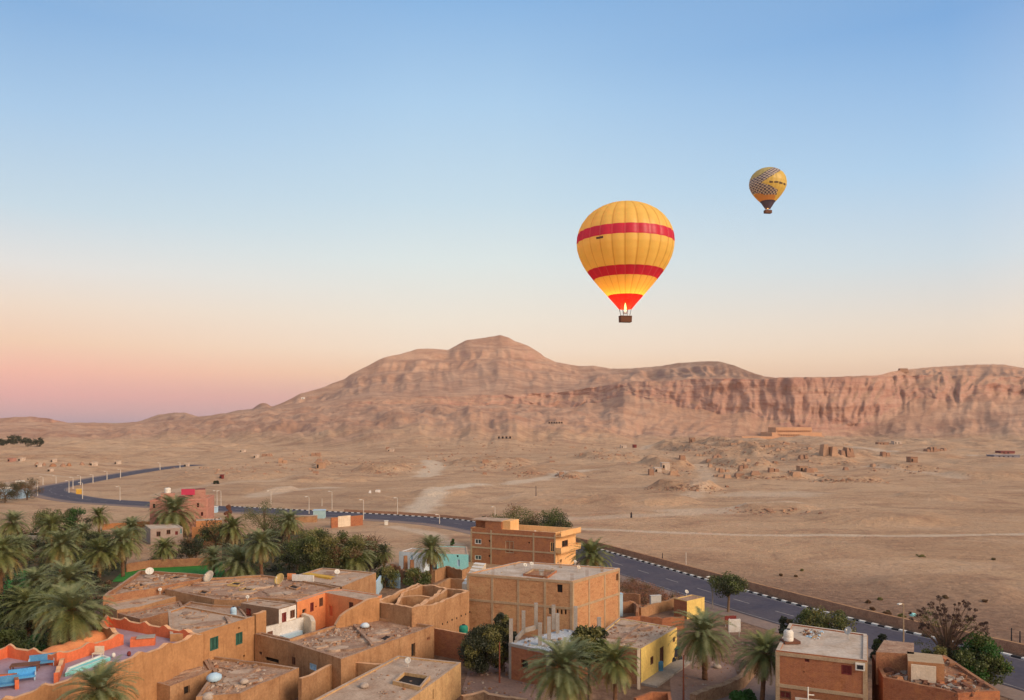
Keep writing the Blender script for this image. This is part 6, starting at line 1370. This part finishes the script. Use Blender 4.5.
# ---------------------------------------------------------------- desert ruins, tomb houses, temple
def rbox(px, py, wpx, hm, dm, m_, label, name='ruin', cat='ruin', top=None, rot=0, jit=.0, holes=0, group=None):
    if name == 'tomb_house': hm *= .8; wpx *= .85; m_ = hutw if m_ in (white, cream) else m_
    p = hit(px, py); w_ = wpx * p.y / F; mb = MB(); n = max(1, int(w_ / 2.5)); R_ = random.Random(int(px * 10 + py))
    if name in ('ruin', 'ruined_wall'):
        xs = np.linspace(-w_ / 2, w_ / 2, n + 1)
        for i in range(n):
            h_ = hm * R_.uniform(.55, 1.1); mb.box(((xs[i] + xs[i + 1]) / 2, R_.uniform(-.2, .2), h_ / 2 - .4), (xs[i + 1] - xs[i], dm * R_.uniform(.8, 1.1), h_ + .8), m_, R_.uniform(-.05, .05), taper=R_.uniform(.5, .85), jit=.05 * hm)
    else:
        mb.box((0, 0, hm / 2 - .3), (w_, dm, hm + .6), m_, rot, top=top or m_); mb.box((0, 0, hm + .12), (w_ + .4, dm + .4, .24), top or m_, rot)
        if name == 'tomb_house':
            for k in range(max(1, int(w_ / 4))): mb.box((-w_ * .3 + k * 3.4, -dm / 2 - .02, hm * .4), (1.0, .12, hm * .6), dark, rot)
    mb.v = [(a + p.x, b + p.y, c + p.z) for a, b, c in mb.v]
    return single(mb, name, label, cat, p, group)
hutw = mat('hut_whitewash', (.60, .50, .40), (.46, .34, .26), .5); mudr = mat('ruin_mud', (.36, .21, .135), (.29, .16, .10), .3); mudo = mat('ruin_orange', (.46, .285, .18), (.38, .22, .135), .3)
for a in [(665, 469.5, 9, 4.6, 6, cream, 'white plastered tomb house high on the rocky mound', 'tomb_house', 'house'), (657.5, 472, 8, 2.8, 5, cream, 'lower pale wing left of the white tomb house', 'tomb_house', 'house'),
    (651, 475, 5, 3.2, 5, mudr, 'dark brown block at the foot of the white tomb house', 'ruin', 'ruin'), (623.5, 448, 7, 3.8, 8, white, 'small white hut below the long cliff', 'tomb_house', 'house'), (634.5, 447.5, 4, 3.5, 6, wood_red, 'small dark red hut beside the white hut', 'tomb_house', 'house'),
    (692, 442.5, 6, 6, 6, mudr, 'square brown tower hut on top of the mound', 'tomb_house', 'house'), (802, 471, 9, 3.2, 6, mudo, 'orange brown block ruin on the rocky hill', 'tomb_house', 'ruin'), (809, 472.5, 8, 3, 5, mudr, 'sloping brown ruin right of the orange block', 'ruin', 'ruin'),
    (824, 455, 6, 8, 8, mudo, 'left tall eroded mud brick pylon near the temple', 'ruin', 'ruin'), (832.5, 454.5, 7, 9, 9, mudo, 'middle tall eroded mud brick pylon near the temple', 'ruin', 'ruin'), (846, 455.5, 13, 6, 10, mudr, 'broad lower mud brick pylon stump near the temple', 'ruin', 'ruin'),
    (803, 458.5, 8, 3, 6, mudr, 'small dark ruin on the slope of the rocky hill', 'ruin', 'ruin'), (912, 462, 8, 4, 6, mudr, 'small brown hut beyond the rocky hill', 'tomb_house', 'house'), (846, 470, 6, 3, 4, mudr, 'dark little ruin right of the rocky hill', 'ruin', 'ruin'),
    (896.5, 444, 9, 4, 8, cream, 'white low house at the foot of the right cliff', 'tomb_house', 'house'), (882, 444.5, 12, 3, 8, mudr, 'brown low house left of the white one under the right cliff', 'tomb_house', 'house'), (885, 456, 8, 3, 5, mudr, 'brown ruin on the flat under the right cliff', 'ruin', 'ruin'),
    (1003, 457, 30, 1.8, 10, mat('blue_grey_roof', (.20, .19, .22), (.24, .22, .24), 1), 'long bluish grey roofed building at the right under the cliff', 'tomb_house', 'house'), (1005, 453.5, 16, 2.4, 8, mat('dull_red', (.24, .08, .07), (.2, .07, .06), 1), 'long dark red building behind the bluish one', 'tomb_house', 'house'), (935, 451, 20, 3, 8, mudr, 'brown walled compound under the right cliff', 'ruin', 'ruin'),
    (321, 468.5, 8, 4.5, 6, mudo, 'isolated orange brown ruin left of centre', 'tomb_house', 'ruin'), (256.5, 458, 4, 3, 5, white, 'tiny white hut on the far left plain', 'tomb_house', 'house'), (267, 456, 10, 2.5, 6, mudr, 'brown wall group right of the tiny white hut', 'ruin', 'ruin'),
    (283, 463, 8, 3.4, 5, mudo, 'small ochre ruin on the far left plain', 'ruin', 'ruin'), (391, 451.5, 7, 3, 5, white, 'small white hut below the middle foothill', 'tomb_house', 'house'), (243, 452, 5, 2.6, 5, cream, 'tiny cream hut at the foot of the left hill', 'tomb_house', 'house'),
    (316, 455.5, 9, 3, 5, mudr, 'brown ruin at the foot of the mountain left of centre', 'ruin', 'ruin'), (187, 466.5, 4, 2.2, 3, white, 'white hut at the far road end', 'tomb_house', 'house'), (222, 478.5, 3, 2, 2, wood_red, 'tiny dark hut on the sand above the pink block', 'tomb_house', 'house'),
    (378, 492, 5, 1.5, 3, white, 'small white stone heap on the sand beyond the kiosk', 'ruin', 'heap'), (370, 493, 2.5, 1.4, 2, white, 'tiny white heap left of the small white stone heap', 'ruin', 'heap'),
    (94, 465.5, 5, 2.4, 4, white, 'white hut on the left plain beyond the bend', 'tomb_house', 'house'), (22, 461, 4, 2.5, 4, white, 'white hut at the far left of the plain', 'tomb_house', 'house'), (54, 462, 3, 2.3, 4, white, 'second white hut from the left on the far plain', 'tomb_house', 'house'), (118, 464, 4, 2.2, 4, white, 'white hut right of the dark mounds on the left plain', 'tomb_house', 'house'),
    (12, 461.5, 6, 2.6, 4, mat('pink_hut', (.46, .24, .18), (.40, .2, .15), .5), 'small pinkish house at the far left of the plain', 'tomb_house', 'house'), (39, 467, 3.5, 2, 3, cream, 'cream hut in front of the dark mounds', 'tomb_house', 'house'), (51, 471.5, 3, 2, 3, cream, 'cream hut nearest the road bend', 'tomb_house', 'house'),
    (555, 449, 26, 5, 5, dark, 'row of dark tomb openings in the foothill', 'ruin', 'ruin')][:-1]:
    rbox(*a)
for i, (px, py, w_) in enumerate([(37, 465.5, 5), (44, 465.5, 4), (53, 466.5, 7), (63, 466.5, 6), (69, 466, 5), (82, 465, 5), (91, 464.5, 4)]):
    p = hit(px, py); w2 = w_ * p.y / F / 2; mb = MB(); mb.lathe([(w2, -.3), (w2 * .9, .5), (w2 * .5, 1.5), (.01, 1.9)], mudr if i % 2 else mud_d, p, 9)
    single(mb, 'earth_mound', ['leftmost', 'second', 'third and darkest', 'fourth', 'fifth', 'sixth', 'rightmost'][i] + ' of the dark earth mounds on the left plain', 'mound', p, 'dark earth mounds on the left plain', smooth=True)
R_n = random.Random(77)
for i in range(34):
    px, py = R_n.gauss(765, 55), R_n.uniform(441, 478)
    if not 640 < px < 880: continue
    rbox(px, py, R_n.uniform(4, 11), R_n.uniform(1.0, 2.4), 4, R_n.choice([mudr, mudo, mudo]), 'low sand coloured ruined wall on the rocky hill below the temple', 'ruin', 'ruin', group='low ruined walls on the rocky hill')
for i in range(16):
    px, py = R_n.uniform(300, 620), R_n.uniform(446, 476)
    rbox(px, py, R_n.uniform(3, 8), R_n.uniform(.8, 1.8), 3.5, R_n.choice([mudr, mudo, mudr]), 'low brown ruined wall on the foothills left of the mound', 'ruin', 'ruin', group='low ruined walls on the foothills')
# dark rock cut openings as short rows
def openings(px0, px1, py, n, label, hm=2.2):
    for i in range(n):
        px = px0 + (px1 - px0) * (i + .5) / n; p = hit(px, py); mb = MB(); w_ = 1.9
        mb.box((p.x, p.y - .4, p.z + hm / 2), (w_, 2.0, hm), dark, 0); mb.box((p.x, p.y - .3, p.z + hm + .2), (w_ + .8, 2.4, .4), mudo, 0)
        single(mb, 'tomb_entrance', label, 'tomb entrance', p, 'tomb entrances in a row on the foothill')
openings(548, 563, 423.5, 6, 'dark square tomb entrance in the row on the foothill slope')
openings(497, 512, 438.5, 4, 'dark tomb entrance in the lower row below the peak')
# scattered stones and rough outcrops
random.seed(5); mb = MB(); cnt = 0
zones = [(385, 472.5, 62, 5), (490, 466, 84, 8), (685, 489, 74, 7), (770, 478, 80, 4), (850, 481, 66, 4), (700, 450, 66, 14), (770, 452, 110, 18), (825, 463, 80, 10), (665, 470, 60, 10), (600, 455, 80, 10), (450, 455, 120, 14), (330, 462, 120, 10), (900, 470, 120, 10), (770, 512, 90, 6), (530, 474, 40, 5), (570, 477, 30, 4), (735, 465, 60, 8), (250, 470, 160, 14), (520, 446, 140, 14)]
while cnt < 2600:
    zx, zy, zw, zh = random.choice(zones); px, py = random.gauss(zx, zw * .28), random.gauss(zy, zh * .3)
    if py < 436: continue
    p = hit(px, py)
    if p.y > 1500: continue
    s_ = (.5 + 2.2 * random.random() ** 3) * (.5 + p.y / 900); chunk(mb, p.x, p.y, p.z - .1, s_, random.choice([mudr, mudr, mudo, rock_m]), random.uniform(.3, .8)); cnt += 1
single(mb, 'outcrop_stones', 'scattered boulders and broken rock over the rough desert banks', 'stones', (0, 600, 0), kind='stuff')

# temple terraces under the cliff
Yt = 1262.; Xt = (795 - 512) * Yt / F; z0 = -1.0
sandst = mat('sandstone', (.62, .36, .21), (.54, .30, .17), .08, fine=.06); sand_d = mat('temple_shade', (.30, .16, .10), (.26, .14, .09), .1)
root = thing('temple', 'terraced sandstone temple with pillared front and ramp at the foot of the cliff', 'temple', (Xt, Yt, z0)); pxm = Yt / F
def tb(name, px0, px1, pyb, pyt, dy, dep, m_=sandst):
    zb, zt_ = zat(pyb, Yt), zat(pyt, Yt); mb = MB(); x0, x1 = (px0 - 512) * pxm, (px1 - 512) * pxm; x0 *= (Yt + dy) / Yt; x1 *= (Yt + dy) / Yt; mb.box(((x0 + x1) / 2, Yt + dy + dep / 2, (zb + zt_) / 2), (x1 - x0, dep, zt_ - zb), m_); return mb.build(name, root)
tb('lower_terrace', 742, 838, 442, 436.4, 0, 70); tb('middle_terrace', 772, 822, 436.5, 432.6, 12, 60); tb('upper_terrace', 776, 812, 432.7, 427.5, 30, 40)
def pillars(px0, px1, pyb, pyt, dy, n, nm='colonnade_shadow'):
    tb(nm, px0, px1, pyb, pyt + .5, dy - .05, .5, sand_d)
    for i in range(n): a = px0 + (px1 - px0) * (i + .5) / n; tb('pillar', a - .32, a + .32, pyb, pyt, dy - 1.2, 1.2)
    tb('lintel', px0 - .5, px1 + .5, pyt + .55, pyt - .3, dy - 1.6, 1.8)
pillars(780, 800, 436.3, 434, 12, 12); pillars(812, 836, 441.5, 438.4, 0, 14); pillars(748, 790, 441.5, 438.4, 0, 20); pillars(778, 811, 432, 430.2, 30, 16)
mb = MB(); x0, x1 = (800 - 512) * pxm, (806 - 512) * pxm; zt_, zb = zat(436.4, Yt), z0
mb.face([(x0, Yt - 45, zb), (x1, Yt - 45, zb), (x1, Yt + .5, zt_ + .1), (x0, Yt + .5, zt_ + .1)], cream); mb.face([(x0, Yt - 45, zb - 1), (x0, Yt - 45, zb), (x0, Yt + .5, zt_ + .1), (x0, Yt + .5, zb - 1)], sandst); mb.face([(x1, Yt - 45, zb - 1), (x1, Yt + .5, zb - 1), (x1, Yt + .5, zt_ + .1), (x1, Yt - 45, zb)], sandst)
mb.build('ramp', root)
# little block on the skyline at the right
p = BV.ray_cast(Vector((0, 0, HC)), Vector(((903 - 512) / F, 1, -(371.5 - HY) / F)).normalized()); p = p[0] if p[0] else atY(903, 370, 1800)
mb = MB(); mb.box((p.x, p.y, p.z + 2), (20, 10, 9), mudr, 0, taper=.8); single(mb, 'hilltop_hut', 'small block building on the skyline of the right hill', 'house', p)
for px, py, lab in ((303, 399, 'white hut on the left shoulder of the mountain'),):
    p = hit(px, py); mb = MB(); mb.box((p.x, p.y, p.z + 2), (9, 6, 5), white); mb.box((p.x, p.y - 3, p.z + 1.6), (1.5, .3, 2.5), dark); single(mb, 'hill_hut', lab, 'house', p)

# ---------------------------------------------------------------- balloons
def fabric(name, c, trans=.45, var=None):
    m, N = newmat(name); g = N.n('ShaderNodeNewGeometry').outputs['Position']; col = N.mix(N.mr(N.noise(g, .25, 3), .3, .7), c4(c), c4(var or tuple(v * .85 for v in c)))
    d = N.n('ShaderNodeBsdfDiffuse', ins={'Color': col}); t = N.n('ShaderNodeBsdfTranslucent', ins={'Color': col}); mx = N.n('ShaderNodeMixShader', ins={0: trans}); N.set(mx, 1, d.outputs[0]); N.set(mx, 2, t.outputs[0])
    gl = N.n('ShaderNodeBsdfGlossy', ins={'Roughness': .4}); m2 = N.n('ShaderNodeMixShader', ins={0: .035}); N.set(m2, 1, mx.outputs[0]); N.set(m2, 2, gl.outputs[0]); N.set(N.n('ShaderNodeOutputMaterial'), 0, m2.outputs[0]); return m
def balloon(px, Y, prof_px, label, paint, mats, mouth_y, basket, name='hot_air_balloon', rx=0, light=0, rows=80, gores=24, sub=8, cut=None, power_z=1.5, lift=0):
    X = (px - 512) * Y / F; zz = lambda y: zat(y, Y); zb = zz(basket[1]); r = thing(name, label, 'hot air balloon', (X, Y, zb), 'hot air balloons in the sky')
    ys = [a for a, b in prof_px]; rr_ = [b * Y / F for a, b in prof_px]; n = gores * sub; V = []; Fc = []; MI = []; yv = np.linspace(ys[0], mouth_y, rows)
    # denser rows near the crown
    yv = ys[0] + (mouth_y - ys[0]) * (np.linspace(0, 1, rows) ** 1.35)
    for y in yv:
        R0 = float(np.interp(y, ys, rr_))
        for k in range(n):
            ph = (k % sub) / sub; R = R0 * (1 + .022 * math.sin(math.pi * ph) - .012); a = 2 * math.pi * k / n + .1
            V.append((R * math.cos(a), R * math.sin(a), zz(y) - zb))
    for i in range(rows - 1):
        for k in range(n):
            Fc.append((i * n + k, (i + 1) * n + k, (i + 1) * n + (k + 1) % n, i * n + (k + 1) % n)); a = 2 * math.pi * (k + .5) / n + .1; MI.append(paint((yv[i] + yv[i + 1]) / 2, a, k, n, i))
            if cut and yv[i] > cut(abs(((a + math.pi / 2 + math.pi) % (2 * math.pi)) - math.pi)): Fc.pop(); MI.pop()
    o = bpy.data.objects.new('envelope', npmesh('envelope', np.array(V), np.array(Fc), mats, np.array(MI), smooth=True)); COL.objects.link(o); o.parent = r
    u = Y / F; bw, bh = basket[2] * u, (basket[1] - basket[0]) * u; mb = MB(); wick = mat('wicker', (.16, .075, .04), (.11, .05, .03), 3); trim = mat('leather_trim', (.06, .03, .025), (.08, .04, .03), 3)
    mb.box((0, 0, bh * .45), (bw, bw * .55, bh * .9), wick, .2, top=dark, taper=1.03); b = mb.build('basket', None); b.parent = r
    mb = MB()
    for s_ in (-1, 1): mb.tube([(s_ * bw * .5 * math.cos(.2) + bw * .27 * math.sin(.2), s_ * bw * .5 * math.sin(.2) - bw * .27 * math.cos(.2), bh * .92), (s_ * bw * .5 * math.cos(.2) - bw * .27 * math.sin(.2), s_ * bw * .5 * math.sin(.2) + bw * .27 * math.cos(.2), bh * .92)], .11, trim, 6)
    for s_ in (-1, 1): mb.tube([(-bw * .5 * math.cos(.2) - s_ * bw * .27 * math.sin(.2), -bw * .5 * math.sin(.2) + s_ * bw * .27 * math.cos(.2), bh * .92), (bw * .5 * math.cos(.2) - s_ * bw * .27 * math.sin(.2), bw * .5 * math.sin(.2) + s_ * bw * .27 * math.cos(.2), bh * .92)], .11, trim, 6)
    q = mb.build('padded_rim', None); q.parent = b
    rm = float(np.interp(mouth_y, ys, rr_)); mz = zz(mouth_y) - zb
    for k in range(8):
        a = k * math.pi / 4 + .3; mb = MB(); mb.tube([(bw * .42 * math.cos(a), bw * .24 * math.sin(a), bh), (rm * math.cos(a), rm * math.sin(a), mz + .1)], .05, black_m, 4); q = mb.build('suspension_cable', None); q.parent = r
    mb = MB(); bz = bh + (mz - bh) * .35; mb.box((0, 0, bz), (1.0, .6, .25), metal)
    for s_ in (-.3, .3): mb.tube([(s_, 0, bz), (s_, 0, bz + .45)], .16, metal, 8)
    q = mb.build('burner', None); q.parent = r
    fm, N = newmat('flame'); e = N.n('ShaderNodeEmission', ins={'Color': (1, .50, .14, 1), 'Strength': light}); N.set(N.n('ShaderNodeOutputMaterial'), 0, e.outputs[0])
    mb = MB(); fh = basket[3] * u; mb.lathe([(.05, 0), (.22, fh * .15), (.30, fh * .4), (.2, fh * .7), (.01, fh)], fm, (0, 0, bz + .45), 10); q = mb.build('flame', None, smooth=True); q.parent = r
    ld = bpy.data.lights.new('burner_light', 'POINT'); ld.energy = basket[4]; ld.color = (1, .40, .10); ld.shadow_soft_size = .5; lo = bpy.data.objects.new('burner_light', ld); COL.objects.link(lo); lo.parent = r; lo.location = (0, 0, bz + .45 + fh + power_z)
    return r
yel_f = fabric('yellow_fabric', (.86, .69, .19), .5, (.80, .63, .16)); red_f = fabric('red_fabric', (.60, .02, .07), .4); seam_f = fabric('seam_fabric', (.74, .53, .12), .5); seam_r = fabric('seam_red', (.64, .07, .12)); skirt_f = fabric('skirt_fabric', (.62, .015, .02), .5); mark_f = fabric('dark_print', (.10, .06, .05))
prof = [(203, .01), (203.3, 6), (204, 12), (206, 19.5), (209, 26.5), (213, 33), (218, 38.6), (224, 43), (230, 45.8), (237, 47.7), (243, 48.2), (250, 47.6), (257, 45.6), (264, 42.4), (271, 38), (278, 32.6), (285, 27), (291, 21.8), (297, 16.6), (303, 11.3), (309, 6.4)]
def paint1(y, a, k, n, i):
    if y > 296.6: return 4
    if 234.3 < y < 243.8 or 271.5 < y < 279.6: return 3 if k % 8 == 0 else 1
    if 245.5 < y < 247.2 and abs(((a % 6.283) - 4.05)) < .085 and i % 1 == 0: return 5
    return 2 if k % 8 == 0 else 0
balloon(625.3, 208, prof, 'large yellow hot air balloon with two red bands and a burning flame', paint1, [yel_f, red_f, seam_f, seam_r, skirt_f, mark_f], 309, (315.8, 322.3, 11.5, 9, 5200), light=5, rows=110, cut=lambda d: 300.5 + 9 * min(1, (d / 1.0) ** 2))
yel2 = fabric('yellow_fabric_two', (.86, .66, .17), .5, (.80, .60, .15)); blk2 = fabric('dark_check_fabric', (.07, .06, .10), .1); wht2 = fabric('pale_check_fabric', (.68, .60, .52), .35); olive2 = fabric('olive_top_fabric', (.58, .52, .22), .4); ora2 = fabric('orange_fabric', (.75, .36, .10), .45)
pr2 = [(168.2, .01), (168.5, 4), (169.5, 8), (171.5, 11.8), (174.5, 15), (178.5, 17.2), (183, 18), (187, 17.6), (191, 16), (195, 13.3), (199, 10), (202.5, 6.6), (206, 4.4), (208.8, 2.6)]
def paint2(y, a, k, n, i):
    if y > 201.3: return 2 - 1 if False else 1
    # position across the face seen from the village, -1..1
    u_ = math.cos(a); front = math.sin(a) < .2; t = (y - 168) / 33.0
    R_ = float(np.interp(y, [p[0] for p in pr2], [p[1] for p in pr2])); xx = u_ * R_ / 18.0; chk = ((k // 2) + int((y - 168) / 1.35)) % 2
    if front:
        yc = (y - 186.5) / 18.0
        up = -.10 - .62 * (xx + .55) - .12        # upper arm of the band, rising to the right
        if xx > -1.1 and up - .26 < yc < up + .20 and yc < .02: return 1 if chk else 2
        lowc = .02 + .40 * (xx + .75)
        if xx < .30 and lowc - .05 < yc < lowc + .42 and yc < .62: return 1 if chk else 2
        if xx < -.62 and abs(yc) < .35: return 1 if chk else 2
        if yc > .45 and xx < .25: return 4
        if abs(yc - (.03 + .05 * xx)) < .045 and -.22 < xx < .86 and (k % 5 != 0) and not (.26 < xx < .36): return 5
        if yc < up - .26: return 3
    return 0
balloon(767.8, 555, pr2, 'small far yellow hot air balloon with dark checkered band and script lettering', paint2, [yel2, blk2, wht2, olive2, ora2, mark_f], 208.8, (210.3, 213.3, 7, 2.6, 1500), light=3.0, rows=90, gores=24, sub=4, power_z=1.0)

# ---------------------------------------------------------------- haze
def add_haze(dens):
    m = bpy.data.materials.new('haze'); m.use_nodes = True; nt = m.node_tree; nt.nodes.clear(); v = nt.nodes.new('ShaderNodeVolumePrincipled'); v.inputs['Density'].default_value = dens; v.inputs['Color'].default_value = (.93, .80, .76, 1); v.inputs['Anisotropy'].default_value = 0.0
    o_ = nt.nodes.new('ShaderNodeOutputMaterial'); nt.links.new(v.outputs[0], o_.inputs['Volume']); mb = MB(); mb.box((0, 2500, 172), (15000, 12000, 349), m); o = mb.build('haze', None); setp(o, 'thin warm morning haze over the plain and mountains', 'haze', kind='stuff')
add_haze(0.00005)
